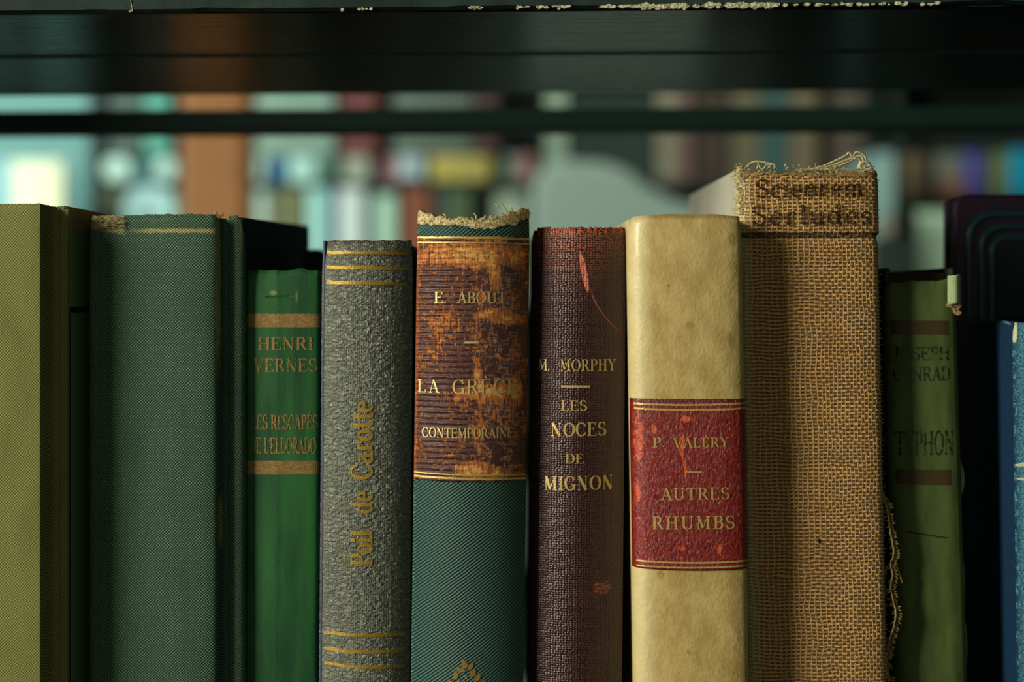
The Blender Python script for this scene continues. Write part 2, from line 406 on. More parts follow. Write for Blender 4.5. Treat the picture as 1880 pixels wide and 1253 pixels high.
def gold(name='gold_foil', hue=(205, 165, 70), worn=.36, cell=4.0, metal=.75, rough=.38, fade=None):
    m = M(name); n = m.noise(cell, cell, 4, .65, seed=3); g = m.noise(16, 16, 2, seed=8)
    al = (n * .75 + g * .3).step(worn, worn + .12)
    if fade: al = al * m.u.step(*fade)
    colr = m.mix(m.noise(2.5, 2.5, 2, seed=5), c(*[v * .62 for v in hue]), c(*hue))
    return m.done(colr, rough, m.noise(3, 3, 2), 1.0, metal=metal, alpha=al)

def fibres(name, a=(120, 98, 55), b=(205, 190, 140)):
    m = M(name, 'Object'); n = m.noise(.0006, .0006, 4, .7)
    return m.done(m.mix(n.step(.35, .65), c(*a), c(*b)), .95, n, 3, spec=.1)
FIB = fibres('frayed_fibre'); PALE = fibres('pale_thread', (165, 145, 95), (225, 212, 165))

# ------------------------------------------------------------------ foreground bookcase
m = M('black_shelf_paint', 'Object')
ln = m.noise(.25, .0022, 5, .7, u=m.u, v=m.v); ln2 = m.noise(.5, .008, 3, .6, seed=3)
chip = m.noise(.02, .004, 4, .7, seed=6)
PAINT = m.done(m.mix(ln.step(.62, .8), m.mix(m.noise(.12, .0009, 3, .6, seed=15).step(.66, .74) * .8, c(4, 10, 9), c(60, 110, 104)), c(18, 34, 30)), (ln * .22 + .08), ln + ln2 * .7, 3.0, spec=.5)
m = M('edge_paint', 'Object')
n1 = m.noise(.03, .01, 5, .7); sc1 = m.noise(.0015, .02, 2, .5, seed=8).step(.80, .84)
EDGE = m.done(m.mix(n1.step(.4, .8), c(16, 34, 30), c(44, 64, 58)), .5, m.noise(.01, .002, 4), 2.0, spec=.3)
CHIP = fibres('bare_chipped_wood', (130, 124, 90), (235, 228, 190))

zt = ZC + (HZ - 21) * S                    # underside of the shelf above
case = empty('bookcase', (0, 0.1, 0), 'black painted open bookcase holding the old books, its upper board across the top', 'bookcase')
oy = -0.1
o = MB().box(-.40, .40, oy - .012, oy + .20, -.024, -.0002).build('shelf_board', PAINT, case, bevel=.001)
# upper board: a sag-free slab in two planks plus a nosing
TILT = -.0064
MB().box(-.40, .40, oy + .000, oy + .0796, zt, zt + .022).build('shelf_board', PAINT, case, bevel=.0006).rotation_euler.y = TILT
MB().box(-.40, .40, oy + .0800, oy + .178, zt - .0005, zt + .022).build('shelf_board', PAINT, case, bevel=.0003).rotation_euler.y = TILT
MB().tube([(x_ / 10 * .39, oy + .0797, zt - .00035 + .00006 * math.sin(x_ * 3)) for x_ in range(-10, 11)], .00022, 6).build('plank_edge_highlight', plain('edge_highlight_grey', c(70, 110, 106), .5), case).rotation_euler.y = TILT  # pale strip added as the highlight along the plank joint
# front nosing with a dented, slightly sloping lower edge
nv, nf = [], []; N = 420
for i in range(N + 1):
    x = -.40 + .8 * i / N; px = x / S + 940
    low = ZC + (HZ - (28 - (px) * 19 / 1880)) * S - .0002 + abs(noise1(N + 1, 4, 21)[i]) * .00022 if i == 0 else None
ns = noise1(N + 1, 4, 21); nb = noise1(N + 1, 12, 23)
for i in range(N + 1):
    x = -.40 + .8 * i / N; px = x / S + 940
    low = ZC + (HZ - (28.5 - px * 17 / 1880)) * S + max(0, ns[i]) * .00025 + max(0, nb[i] - .4) * .0006 * (px > 850)
    for (y, z) in ((oy + .001, low + .0004), (oy - .0015, low), (oy - .003, low + .0008), (oy - .003, zt + .024), (oy + .001, zt + .024)): nv.append((x, y, z))
for i in range(N):
    for k in range(4): a = i * 5 + k; nf.append((a, a + 1, a + 6, a + 5))
    a = i * 5; nf.append((a + 4, a, a + 5, a + 9))
nf += [(4, 3, 2, 1, 0), tuple(N * 5 + k for k in range(5))]
nos = mesh('front_nosing', nv, nf, EDGE, case, smooth=False)
# bare wood where the paint has flaked off the lower corner
cv = MB(); r = random.Random(4)
def low_at(px): return ZC + (HZ - (28.5 - px * 17 / 1880)) * S
spots = [(870 + r.uniform(-6, 12), r.uniform(2, 6)) for _ in range(5)] + [(r.uniform(930, 1050), r.uniform(2, 5)) for _ in range(16)] + [(r.uniform(1105, 1420), r.uniform(3, 9)) for _ in range(95)] + [(r.uniform(1400, 1720), r.uniform(2, 5)) for _ in range(34)] + [(r.uniform(600, 700), 2.5) for _ in range(5)] + [(246, 2), (244, 2)]
for px, wd in spots:
    x = (px - 940) * S; z = low_at(px) + r.uniform(.0002, .0006); k = 9
    h = r.uniform(.0003, .0007) * (1.3 if 1180 < px < 1420 else .8)
    poly = [(x + wd * S * 1.5 * math.cos(2 * math.pi * j / k) * r.uniform(.6, 1.1), z + h * math.sin(2 * math.pi * j / k) * r.uniform(.6, 1.2)) for j in range(k)]
    cv.prism(poly, oy - .0031 - r.uniform(0, .0004), oy - .0024)
cv.tube([(x_, oy - .0031, z_) for x_, z_ in (((244 - 940) * S, ZC + 545 * S), ((246 - 940) * S, ZC + 530 * S), ((248.5 - 940) * S, ZC + 517 * S))], .00012)
tag(cv.build('paint_chips', CHIP, case), kind='stuff')
kr = (D0 + .25) / D0
MB().box(-.40, .40, oy + .25, oy + .268, ZC + (HZ - 241) * S * kr, ZC + (HZ - 199) * S * kr).build('back_rail', plain('black_rail', c(16, 48, 40), .5), case, bevel=.001).rotation_euler.y = TILT * .8
SIDE = plain('black_side', c(8, 14, 12), .4)
for sgn in (-1, 1):
    MB().box(min(sgn * .4, sgn * .42), max(sgn * .4, sgn * .42), oy - .012, oy + .268, -1.2, .55).build('side_panel', SIDE, case, bevel=.001)

# ------------------------------------------------------------------ 1 olive cloth book, far left
OLIVE = mat_dots('olive_cloth', c(84, 86, 34), c(168, 166, 98), 2.7, 2.8, lo=.1, hi=1.0, amp=.8)
b = Book([(-84, 12), (-82, 3), (-60, 0), (0, -1), (66, 0), (74, 3), (79, 18), (86, 40), (98, 48), (106, 48), (110, 48), (112, 48)], 376, d=-.007, lean=0.0, depth=.14, n=100)
b.root('book', 'olive green cloth book cut by the left edge of the row')
tf = noise1(400, 9, 31)
b.spine(OLIVE, topf=lambda x: -2 * (x < 84) + .9 * tf[int(x + 90)] + (6 * (x > 104)), roll=4)
def olive_side(m):
    return m
m = M('dark_green_board_cloth', 'Object')
# board local axes: y runs back, z up; a stamped black frame and a bare strip along the top
zz = m.w; yy = m.v
h0 = ZC + (HZ - 570) * S
fr = ((yy - .0105).abs().step(.0009, .0005) * zz.step(h0 + .001, h0 - .001)).max((zz - h0).abs().step(.0009, .0005) * yy.step(.0095, .0105))
tan = zz.step(ZC + 120.5 * S, ZC + 121.5 * S)
nn = m.noise(.0009, .0009, 3)
base = m.mix(nn, c(126, 172, 108), c(150, 194, 128))
col = m.mix(tan, base, m.mix(m.noise(.004, .004, 3), c(180, 146, 92), c(216, 182, 124)))
BOARD1 = m.done(m.mix(fr * (1.0 - tan), col, c(6, 10, 6)), .75, nn - fr * 2, 1.5, spec=.2)
b.boards(mat_dots('olive_board', c(48, 56, 20), c(120, 124, 60), 5, 5), over=1, side_mat=BOARD1, t=.0018, y_in=.0018)

# ------------------------------------------------------------------ 2 dark green cloth book
def worn2(m, col):
    top = 1680 - 398
    e1 = m.noise(5, 3, 4, .7, seed=21)
    ln_ = 1.4 * ((m.v - (top - 26) + m.noise(14, 14, 2, seed=5) * 6 - 3).abs()).step(5.5, 1.0) * m.u.step(225, 290) * m.u.step(402, 396)
    cor = (m.u.step(232, 222) * (m.v - (top - 22) + (m.u - 165) * .18).step(-3, 4))
    rj = ((m.u - 398 - m.noise(30, 30, 2, seed=6) * 3 + 1.5).abs()).step(4.5, 1.5) * 1.6 * m.v.step(top - 340, top - 150)
    rj2 = ((m.u - 401).abs()).step(3.5, .8) * ((m.v - 720).abs()).step(60, 20) * .8
    rb = ((m.u - 440).abs()).step(4, 1.0) * m.v.step(top - 90, top - 5) * .6
    f = ((ln_ + cor + rj + rj2 + rb) * e1.step(.30, .6)).clamp()
    sp = m.noise(2.2, 9, 3, .6, seed=33).step(.70, .78) * m.noise(50, 70, 2, seed=35).step(.5, .62)
    col = m.mix((f + sp * .5).clamp(), col, c(168, 152, 96))
    vt = (m.noise(7, 7, 2, seed=44) * ((m.u - 308).abs().step(4, 1)) * m.v.step(top - 30, top - 5)).clamp()
    return m.mix(vt * .5, col, c(120, 90, 60))
GREEN2 = mat_dots('dark_green_cloth', c(20, 60, 41), c(150, 176, 138), 2.9, 2.7, lo=.4, hi=1.1, amp=1.1, patch=worn2, slubs=.35, slub_col=c(120, 150, 115), rough=.62, spec=.35)
b = Book([(160, 26), (161, 14), (166, 6), (178, 2), (230, -2), (300, -4), (360, -2), (392, 3), (398, 12), (403, 30), (410, 36), (417, 31), (427, 28), (437, 29), (443, 33), (445, 38)], 398, d=.006, lean=0, depth=.155, n=110)
b.root('book', 'dark green linen book with a frayed top edge, widest of the green books')
tf = noise1(400, 7, 41)
b.spine(GREEN2, topf=lambda x: -2 - 3 * math.exp(-((x - 340) / 90) ** 2) + .9 * tf[int(x - 150)] + (5 if 399 < x < 411 else 0) + (5 if x > 432 else 0) + (4 if x < 164 else 0), roll=5)
G2B = mat_dots('dark_green_board', c(12, 38, 32), c(34, 66, 54), 5, 5)
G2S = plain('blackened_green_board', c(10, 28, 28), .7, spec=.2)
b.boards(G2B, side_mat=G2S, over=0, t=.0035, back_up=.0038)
fr_ = MB(); r = random.Random(9)
for i in range(9):
    px = 400 + r.uniform(-4, 6); py = 399 + r.uniform(-4, 3)
    p0 = Vector(b.pos(px, py, -.0002)); fr_.tube([p0, p0 + Vector((r.uniform(-.0006, .0006), -.0004, r.uniform(.0003, .0012))), p0 + Vector((r.uniform(-.0014, .0012), -.0006, r.uniform(.0, .0012)))], .00012)
for i in range(60):
    px = r.uniform(164, 222); py = 402 + r.uniform(-3, 18); p0 = Vector(b.pos(px, py, .0001))
    fr_.tube([p0, p0 + Vector((r.uniform(.0004, .0016), -.0003, r.uniform(-.0004, .0006))), p0 + Vector((r.uniform(.001, .003), .0, r.uniform(-.0006, .0006)))], .00012)
fr_.build('frayed_threads', FIB, b.o, smooth=True, label='tan frayed threads at the top corner')['kind'] = 'stuff'

# ------------------------------------------------------------------ 3 bright green book HENRI VERNES
m = M('green_book_cloth'); n = m.noise(4, 1.4, 3, .6); g = m.noise(40, 300, 3, seed=4)
wear = ((m.noise(9, 6, 4, .7, seed=7) + (m.v - 1172) * .012).step(.72, .86) * m.v.step(1150, 1180) + m.blob(502, 1142, 9, 6).step(.1, .9) * .9 + m.blob(545, 1135, 3, 14).step(.0, 1) * .5).clamp()
col = m.mix(g.step(.3, .7), c(10, 62, 28), c(34, 92, 40))
crack = (m.v - 1135 + m.noise(30, 30, 2, seed=3) * 6 - 3).abs().step(1.6, .4) * m.u.step(485, 495) * m.u.step(540, 530)
GREEN3 = m.done(m.mix(wear * .7, col, c(140, 140, 80)), .55, n * .5 - crack * 2, 1.2, spec=.35)
b = Book([(446, 22), (448, 12), (454, 5), (470, 2), (505, -1), (520, -1), (560, 0), (580, 2), (586, 6), (588, 12)], 496, d=.0125, lean=-.006, depth=.12)
b.root('book', 'short bright green book lettered in worn bronze between two bronze bands')
tf = noise1(400, 14, 51)
b.spine(GREEN3, topf=lambda x: 1.2 * tf[int(x - 430)] - 3 * math.exp(-((x - 553) / 10) ** 2), roll=5)
b.boards(GREEN3, over=-2, t=.002)
m = M('bronze_band'); n = m.noise(10, 6, 4, .65, seed=2); n2 = m.noise(1.6, 3, 2)
hot = m.blob(500, 1680 - 588, 20, 30).step(.1, .9)
BRONZE = m.done(m.mix((n * .6 + n2 * .4).step(.3, .7), c(104, 82, 42), c(152, 118, 66)), .5, n2, 1.0, metal=.35, spec=.4)
for y in (589, 859): b.rule(BRONZE, 'bronze_band', 453, 587, y, 25, off=.00008)
GB = gold('worn_bronze_foil', (186, 138, 78), worn=.40, cell=5, metal=.35, rough=.5, fade=(452, 488))
pn = Pen(.17, .05, .07)
b.text(GB, 'HENRI', 474, 575, 643, 23, pn); b.text(GB, 'VERNES', 466, 582, 683, 24, pn)
pn2 = Pen(.2, .06, .06)
b.text(GB, 'LES RESCAPÉS', 462, 583, 789, 27, pn2, gap=.03); b.text(GB, "DE L'ELDORADO", 460, 580, 833, 29, pn2, gap=.03)

# ------------------------------------------------------------------ 4 grey crackled leather book POIL DE CAROTTE
m = M('grey_crackled_leather')
du = m.noise(14, 14, 2, seed=2) * 9; dv = m.noise(14, 14, 2, seed=6) * 9
cr = m.noise(14, 7.5, 3, .5, seed=1, dist=1.4); v1 = m.voro(15, 9, 'DISTANCE_TO_EDGE', u=m.u + du, v=m.v + dv)
clo = ((m.u * (2 * math.pi / 4.0)).sin() * .5 + .5) * (m.noise(2, 8, 2) * 1.3)
hgt = cr.step(.32, .68) * 1.2 + v1.step(0.0, .35) * .22 + clo * .18
sp = m.noise(2.0, 2.6, 3, .6, seed=12).step(.58, .72)
col = m.mix(sp * .4 + clo * .2, c(98, 102, 88), c(166, 156, 130))
col = m.mix((m.v - (1680 - 452)).step(-4, 8) * m.noise(4, 3, 3, seed=4).step(.35, .6) * .8, col, c(92, 62, 42))
col = m.mix(m.u.step(596, 590) * m.noise(6, 12, 3, seed=9).step(.4, .6), col, c(110, 50, 40))
GREY4 = m.done(col, .42, hgt, 3.0, spec=.8)
b = Book(arc_prof(588, 757, 34), 440, d=.003, lean=-.007, depth=.125, n=90)
b.root('book', 'grey pebbled leather book with gold title running up its spine')
tf = noise1(400, 6, 61)
b.spine(GREY4, topf=lambda x: .9 * tf[int(x - 560)] + 1, roll=7)
NAVY = plain('navy_paper', c(34, 62, 92), .5)
b.boards(NAVY, over=-1, t=.0012, y_in=-.0012, right=False)
MB().box(b.X[-1] - b.cx - .003, b.X[-1] - b.cx - .0008, .0065, .125, 0, b.H - .001).build('board', NAVY, b.o, bevel=.0005)
GO = gold('dull_gold_foil', (190, 150, 48), worn=.33, cell=5, metal=.4, rough=.45)
for y, sl in ((464, 1), (492, 1), (520, 2), (1166, 2), (1196, 2), (1224, 3)): b.rule(GO, 'gold_rule', 599, 747, y, 6, slope=sl, wav=.7)
pb = Pen(.22, .085, .08)
b.text(GO, 'Poil', 1038, 972, 684, 40, pb, vertical=True, gap=.0, off=.0002)
b.text(GO, 'de', 942, 902, 684, 40, pb, vertical=True, gap=.03, off=.0002)
b.text(GO, 'Carotte', 880, 736, 684, 40, pb, vertical=True, gap=.03, off=.0002)

# ------------------------------------------------------------------ 5 teal cloth book LA GRECE CONTEMPORAINE
m = M('teal_twill_cloth')
A = math.radians(37); t_ = m.v * math.cos(A) - m.u * math.sin(A) + m.noise(40, 40, 2, seed=3) * 3
tw = (t_ * (2 * math.pi / 5.0)).sin() * .5 + .5; br = m.noise(5, 3, 2, seed=5)
spk = m.noise(3, 3, 2, .5, seed=6).step(.74, .82)
col = m.mix(tw.step(.35, .95) * (br * 1.5).clamp(), c(7, 42, 40), c(72, 120, 106))
TEAL5 = m.done(m.mix((spk + m.u.step(771, 766) * m.noise(4, 6, 3, seed=8).step(.5, .7) * .5).clamp(), col, c(140, 180, 160)), .5, tw + br * .5, 1.5, spec=.4)
b = Book(arc_prof(764, 973, 40), 402, d=-.002, lean=-.014, depth=.13, n=100)
b.root('book', 'teal twill book with a scuffed brown leather label and a torn head')
tf = noise1(400, 9, 71, 4)
def top5(x):
    return 8 + 7 * math.exp(-((x - 900) / 40) ** 2) - 14 * math.exp(-((x - 968) / 16) ** 2) - 6 * math.exp(-((x - 765) / 12) ** 2) + 3 * tf[int(x - 750)]
b.spine(TEAL5, topf=top5, roll=2)
b.boards(plain('teal_board', c(12, 40, 40), .6), over=18, t=.002, y_in=.0008, drop=12)
# torn headcap: ragged cloth lining and fibres above the teal cloth
HF = fibres('torn_head_lining', (150, 116, 64), (226, 212, 164))
tq = noise1(400, 8, 77, 5)
def head_top(x): return 388 + 17 * math.sin(math.pi * min(1, max(0, (x - 772) / 185))) ** .6 * .75 - 6 * math.exp(-((x - 952) / 22) ** 2) + 3.4 * tq[int(x - 750)]
b.spine(HF, 'torn_lining', topf=lambda x: head_top(x) - 402, y0=402, y1=402, botf=lambda x: top5(x) + 4 + 2.5 * tq[int(x - 745)], off=-.00005, thick=9, nz=10, roll=2, label='tan torn lining and fibres at the head')
fr_ = MB(); r = random.Random(19)
for i in range(120):
    px = r.uniform(766, 972); py = head_top(px) + r.uniform(-1, 20)
    p0 = Vector(b.pos(px, py, -.0002)); L = r.uniform(.0003, .0008)
    a = Vector((r.uniform(-1, 1), -.3, r.uniform(-.6, 1))).normalized() * L
    fr_.tube([p0, p0 + a * .6 + Vector((0, -.0002, 0)), p0 + a + Vector((r.uniform(-.0004, .0004), 0, -.0001))], r.uniform(.00005, .00011), 4)
for px, hh in ((816, 10), (873, 16), (889, 10), (868, 9)):
    p0 = Vector(b.pos(px, head_top(px) + 4, -.0003)); fr_.tube([p0, p0 + Vector((.0003, 0, hh * S * .6)), p0 + Vector((-.0004 + .0008 * (px == 889), -.0002, hh * S))], .00028, 5)
for pts in (((925, 398), (921, 386), (914, 377), (909, 374)), ((933, 397), (930, 385), (922, 374), (917, 371)), ((940, 396), (941, 384), (937, 375), (941, 378))):
    fr_.tube([b.pos(x, y, -.0004) for x, y in pts], .00016, 5)
fr_.build('torn_fibres', PALE, b.o, smooth=True, label='pale loose fibres')['kind'] = 'stuff'
# leather label
m = M('scuffed_brown_leather')
X0, Y = 0, lambda y: 1680 - y
rid = ((m.v + m.noise(30, 9, 2, seed=1) * 5) * (2 * math.pi / 10.5)).sin() * .5 + .5
left = m.u.step(905, 840)
fn = m.noise(9, 7, 6, .72, seed=2, dist=.6); vs = m.noise(3.5, 26, 5, .7, seed=5); hs = m.noise(30, 2.6, 4, .65, seed=9)
reg = m.noise(60, 80, 3, .6, seed=14)
bl = (m.blob(930, Y(583), 46, 14, -.2).max(m.blob(900, Y(575), 30, 9, .25)).max(m.blob(882, Y(700), 9, 48, .12)).max(m.blob(905, Y(490), 12, 48, .25)).max(m.blob(850, Y(468), 100, 24)).max(m.blob(945, Y(470), 30, 22)).max(m.blob(880, Y(862), 40, 16)).max(m.blob(915, Y(868), 20, 12)).max(m.blob(900, Y(720), 60, 16)).max(m.blob(950, Y(720), 14, 30))).max(-.25)
mk = fn * .5 + vs * .28 + hs * .22 + (reg - .5) * .35 + bl * .15 - left * .015
scf = mk.step(.455, .52)
deep = mk.step(.575, .66)
base = m.mix(fn, c(42, 18, 16), c(92, 50, 46))
col = m.mix(scf * .9, base, m.mix(vs.step(.35, .65), c(140, 66, 18), c(206, 122, 44)))
col = m.mix(deep, col, c(216, 160, 84))
col = m.mix(m.u.step(772, 768) * .7, col, c(170, 84, 40))
LEA5 = m.done(col, (scf * .3 + .38), rid * left * .9 + fn * .6 - scf * .5 + m.noise(3, 3, 2) * .2, 2.4, spec=.5)
lab = b.spine(LEA5, 'leather_label', topf=lambda x: 0, y0=434, y1=883, off=.00022, thick=2, x0=765.5, x1=972, roll=0, nz=120, botf=lambda x: 2 * math.sin((x - 765) / 207 * math.pi), label='brown leather label rubbed through to orange')
G5 = gold('bright_gold_foil', (232, 196, 112), worn=.22, cell=3.5, metal=.4, rough=.38)
for y, h in ((437, 3.6), (446, 2.2), (872, 2.2), (879, 3.6)): b.rule(G5, 'gold_rule', 766.5, 972, y, h, slope=1.5 if y < 500 else 2.5, off=.00034, parent=lab, wav=.35)
GT = gold('gold_lettering_foil', (236, 206, 134), worn=.25, cell=3.5, metal=.3, rough=.4)
pr_ = Pen(.15, .055, .09)
b.text(GT, 'E.', 798, 821, 557, 21, pr_, off=.00036, parent=lab); b.text(GT, 'ABOUT', 840, 929, 557, 21, pr_, off=.00036, parent=lab)
b.rule(GT, 'gold_dash', 853, 880, 629, 3.6, off=.00036, parent=lab)
b.text(GT, 'LA', 767, 807, 722, 24, pr_, off=.00036, parent=lab, gap=.2); b.text(GT, 'GRÈCE', 831, 950, 724, 27, Pen(.15, .05, .08), off=.00036, parent=lab, gap=.1)
b.text(GT, 'CONTEMPORAINE', 775, 942, 804, 18, Pen(.17, .06, .06), off=.00036, parent=lab, gap=.03)
# gilt laurel at the foot
lf = MB(); V_, F = [], []
def leaf(px, py, L, ang, wd=.3):
    n = 8; q = []
    for i in range(n + 1):
        t = i / n; hw = L * wd * math.sin(math.pi * t) ** .8 * (1 - .25 * t)
        q.append((t * L, hw))
    P = q + [(a, -h) for a, h in q[::-1]]
    ca, sa = math.cos(ang), math.sin(ang); n0 = len(V_)
    for a, h in P: V_.append(b.pos(b.loc(px + a * ca - h * sa, py), py - (a * sa + h * ca), .00016))
    F.append(tuple(range(n0, n0 + len(P)))[::-1])
R = math.radians
for (px, py, L, a) in ((856, 1228, 19, 112), (859, 1230, 17, 55), (855, 1231, 17, 168), (865, 1243, 18, 66), (838, 1248, 18, 98), (871, 1252, 20, 58), (831, 1262, 16, 120), (836, 1262, 16, 60), (882, 1264, 17, 70), (858, 1246, 9, 120), (850, 1262, 14, 80), (826, 1276, 16, 150), (888, 1280, 16, 40), (848, 1272, 16, 110), (866, 1270, 16, 70), (830, 1296, 16, 140), (884, 1298, 16, 40), (845, 1318, 16, 160), (870, 1318, 16, 20)):
    leaf(px, py, L, R(a))
for a0, a1 in ((100, 250), (80, -70)):
    V2 = [(857 + 32 * math.cos(R(a0 + (a1 - a0) * i / 20)), 1280 - 50 * math.sin(R(a0 + (a1 - a0) * i / 20))) for i in range(21)]
    for i in range(20):
        n0 = len(V_); (xa, ya), (xb, yb) = V2[i], V2[i + 1]
        for x, y in ((xa - .8, ya - .8), (xa + .8, ya + .8), (xb + .8, yb + .8), (xb - .8, yb - .8)): V_.append(b.pos(b.loc(x, y), y, .00015))
        F.append((n0, n0 + 1, n0 + 2, n0 + 3))
mesh('laurel_ornament', V_, F, gold('laurel_gold', (196, 158, 84), worn=.2, metal=.6), b.o, [(v[0] / S, v[2] / S) for v in V_], False, label='gilt laurel wreath ornament')

# ------------------------------------------------------------------ 6 maroon book LES NOCES DE MIGNON
m = M('maroon_pebbled_cloth')
uu = m.u * (math.pi / 5.2); vv = m.v * (math.pi / 4.2)
peb = (1.0 - m.voro(5.0, 4.2, rnd=.45) * 1.25).max(0.0) * (m.noise(3, 3, 2) * .6 + .7)
hd = (m.v - (1680 - 420)).step(-95, 0); mid = m.blob(1062, 1680 - 430, 66, 130).max(0.0)
ns_ = m.noise(9, 9, 4, .6, seed=3); dots = peb.step(.35, .8)
rub = ((hd * .62 + mid * .55) * (ns_ * 1.5) * dots + (m.v - (1680 - 430)).step(-6, 12) * m.noise(7, 12, 4, .7, seed=6).step(.45, .6) * .8).clamp()
st = m.blob(1073, 1680 - 500, 6, 42, .2).step(.0, .5) * m.noise(5, 12, 3, seed=8).step(.3, .5)
# thin scratch curling down to the right
sx = m.u - (1060 + 0.0); arcx = (m.v - (1680 - 540))
scr = (m.u - 1088 - (0.0 - arcx) * .32 - (arcx * arcx) * .0062).abs().step(1.5, .3) * m.v.step(1680 - 612, 1680 - 600) * m.v.step(1680 - 528, 1680 - 545)
fl = m.noise(2.2, 2.8, 3, .7, seed=11).step(.62, .72) * m.noise(30, 90, 3, seed=12).step(.45, .6) * m.u.step(1020, 1070)
fl2 = m.blob(1112, 1680 - 1080, 20, 14).step(0, .5) * m.noise(4, 4, 3, seed=15).step(.45, .55)
col = m.mix(peb * .5 + m.noise(40, 90, 2, seed=5) * .5, c(30, 11, 12), c(64, 29, 28))
col = m.mix(rub * .85, col, c(196, 104, 72))
col = m.mix((st + scr * .6).clamp(), col, c(214, 122, 100)); col = m.mix((fl * .8 + fl2 * .7).clamp(), col, c(170, 84, 56))
MAR6 = m.done(col, .38, peb + ns_ * .5, 1.5, spec=.5)
b = Book(arc_prof(978, 1152, 34), 418, d=.003, lean=-.0095, depth=.125, n=90)
b.root('book', 'dark maroon book with scratched spine and small gold title, rubbed at its head')
tf = noise1(400, 5, 81, 3)
b.spine(MAR6, topf=lambda x: 1.6 * tf[int(x - 960)] + 5 * (x < 984), roll=6)
b.boards(plain('maroon_board', c(28, 14, 14), .6), over=-4, t=.002, y_in=.0008)
G6 = gold('gold_title_foil', (230, 192, 116), worn=.30, cell=4, metal=.35, rough=.38)
pr6 = Pen(.18, .055, .09)
b.text(G6, 'M.', 989, 1010, 681, 21, pr6, slope=0); b.text(G6, 'MORPHY', 1028, 1131, 681, 21, pr6)
b.rule(G6, 'gold_dash', 1030, 1083, 710, 4.2)
b.text(G6, 'LES', 1030, 1078, 754, 19, pr6); b.text(G6, 'NOCES', 1011, 1113, 801, 25, Pen(.21, .06, .07), slope=-1)
b.text(G6, 'DE', 1038, 1072, 851, 18, pr6); b.text(G6, 'MIGNON', 999, 1127, 900, 26, Pen(.22, .06, .07), slope=-1)

# ------------------------------------------------------------------ 7 vellum book AUTRES RHUMBS
m = M('aged_vellum')
n = m.noise(34, 60, 5, .6, seed=1); n2 = m.noise(6, 9, 4, .6, seed=2); spt = m.noise(5, 6, 3, .5, seed=9).step(.70, .78)
col = m.mix(n.step(.3, .7), c(168, 140, 80), c(194, 168, 108)); col = m.mix(n2.step(.5, .8) * .3, col, c(156, 134, 78))
ed = (m.v - (1680 - 400)).step(-6, 3); 
marks = m.blob(1225, 1680 - 525, 5, 4).max(m.blob(1263, 1680 - 597, 11, 9)).max(m.blob(1175, 1680 - 619, 5, 7)).max(m.blob(1338, 1680 - 625, 9, 20, .2)).max(m.blob(1203, 1680 - 1056, 8, 12)).max(m.blob(1252, 1680 - 1196, 6, 6)).max(m.blob(1345, 1680 - 440, 10, 16)).step(0, .9) * m.noise(4, 4, 2).step(.25, .6)
col = m.mix((spt * .45 + marks * .55 + ed * .5).clamp(), col, c(110, 84, 38))
col = m.mix(m.u.step(1200, 1178) * .4, col, c(214, 204, 160))  # left-edge highlight mixed into the vellum colour
VEL = m.done(col, .42, n2 * .6 + n, 1.6, spec=.4, coat=.12)
b = Book([(1152, 48), (1153, 32), (1157, 18), (1165, 8), (1180, 0), (1210, -5), (1260, -8), (1320, -8), (1350, -3), (1360, 4), (1364, 16), (1365, 44)], 397, d=-.0055, lean=.0155, depth=.12, n=100)
b.root('book', 'cream vellum book with a red leather label, lettered in gold')
tf = noise1(400, 30, 91, 2)
b.spine(VEL, topf=lambda x: 1.0 * tf[int(x - 1130)] - 4 * math.sin((x - 1152) / 213 * math.pi) + (3 if x < 1156 else 0), roll=6)
b.boards(VEL, over=-3, t=.002, y_in=.0008)
m = M('red_label_leather')
wr = m.noise(5, 11, 4, .6, seed=1, dist=1.0); fz = m.noise(2.4, 3, 2)
reg = m.noise(30, 60, 3, seed=3); vs = m.noise(6, 20, 5, .7, seed=5)
Yb = lambda y: 1680 - y
bl = m.blob(1254, Yb(770), 14, 9).max(m.blob(1245, Yb(810), 7, 44)).max(m.blob(1168, Yb(810), 12, 70)).max(m.blob(1196, Yb(790), 7, 16, .3)).max(m.blob(1165, Yb(900), 7, 40)).max(m.blob(1242, Yb(1006), 12, 10)).max(m.blob(1310, Yb(1008), 5, 16)).max(m.blob(1250, Yb(860), 6, 30)).max(-.5)
o_ = (vs * .7 + (reg - .5) * .3 + bl * .26).step(.49, .60)
col = m.mix(wr.step(.3, .7), c(92, 10, 8), c(142, 30, 18)); col = m.mix(o_ * .75, col, c(216, 92, 36))
col = m.mix((m.v - Yb(737)).step(-3, 1) * .7, col, c(60, 14, 14))
RED = m.done(col, .34, wr + fz * .25, 2.6, spec=.5, coat=.15)
lab = b.spine(RED, 'leather_label', topf=lambda x: 1.5, y0=731, y1=1044, off=.00025, thick=2, x0=1154, x1=1364, roll=0, nz=100, botf=lambda x: 3 * math.sin((x - 1160) / 210 * math.pi) , label='red leather label')
for y, h in ((741, 3.2), (750, 3.2), (1030, 3.2), (1039, 2.6)): b.rule(G5, 'gold_rule', 1161, 1363, y, h, slope=-.5, off=.00036, parent=lab, wav=.3, arc=2.5)
def tx(x, y): return x
PV = Pen(.17, .06, .1)
for t_s, a, b_, y, h, g_ in (('P.', 1198, 1220, 821, 18, .06), ('VALÉRY', 1236, 1336, 821, 18, .08), ('AUTRES', 1213, 1338, 917, 22, .1), ('RHUMBS', 1197, 1348, 971, 24, .14)):
    b.text(G5, t_s, tx(a, y), tx(b_, y), y, h, PV, off=.00038, parent=lab, gap=g_, slope=-1)
b.rule(G5, 'gold_dash', tx(1259, 866), tx(1288, 866), 866, 2.6, off=.00038, parent=lab)

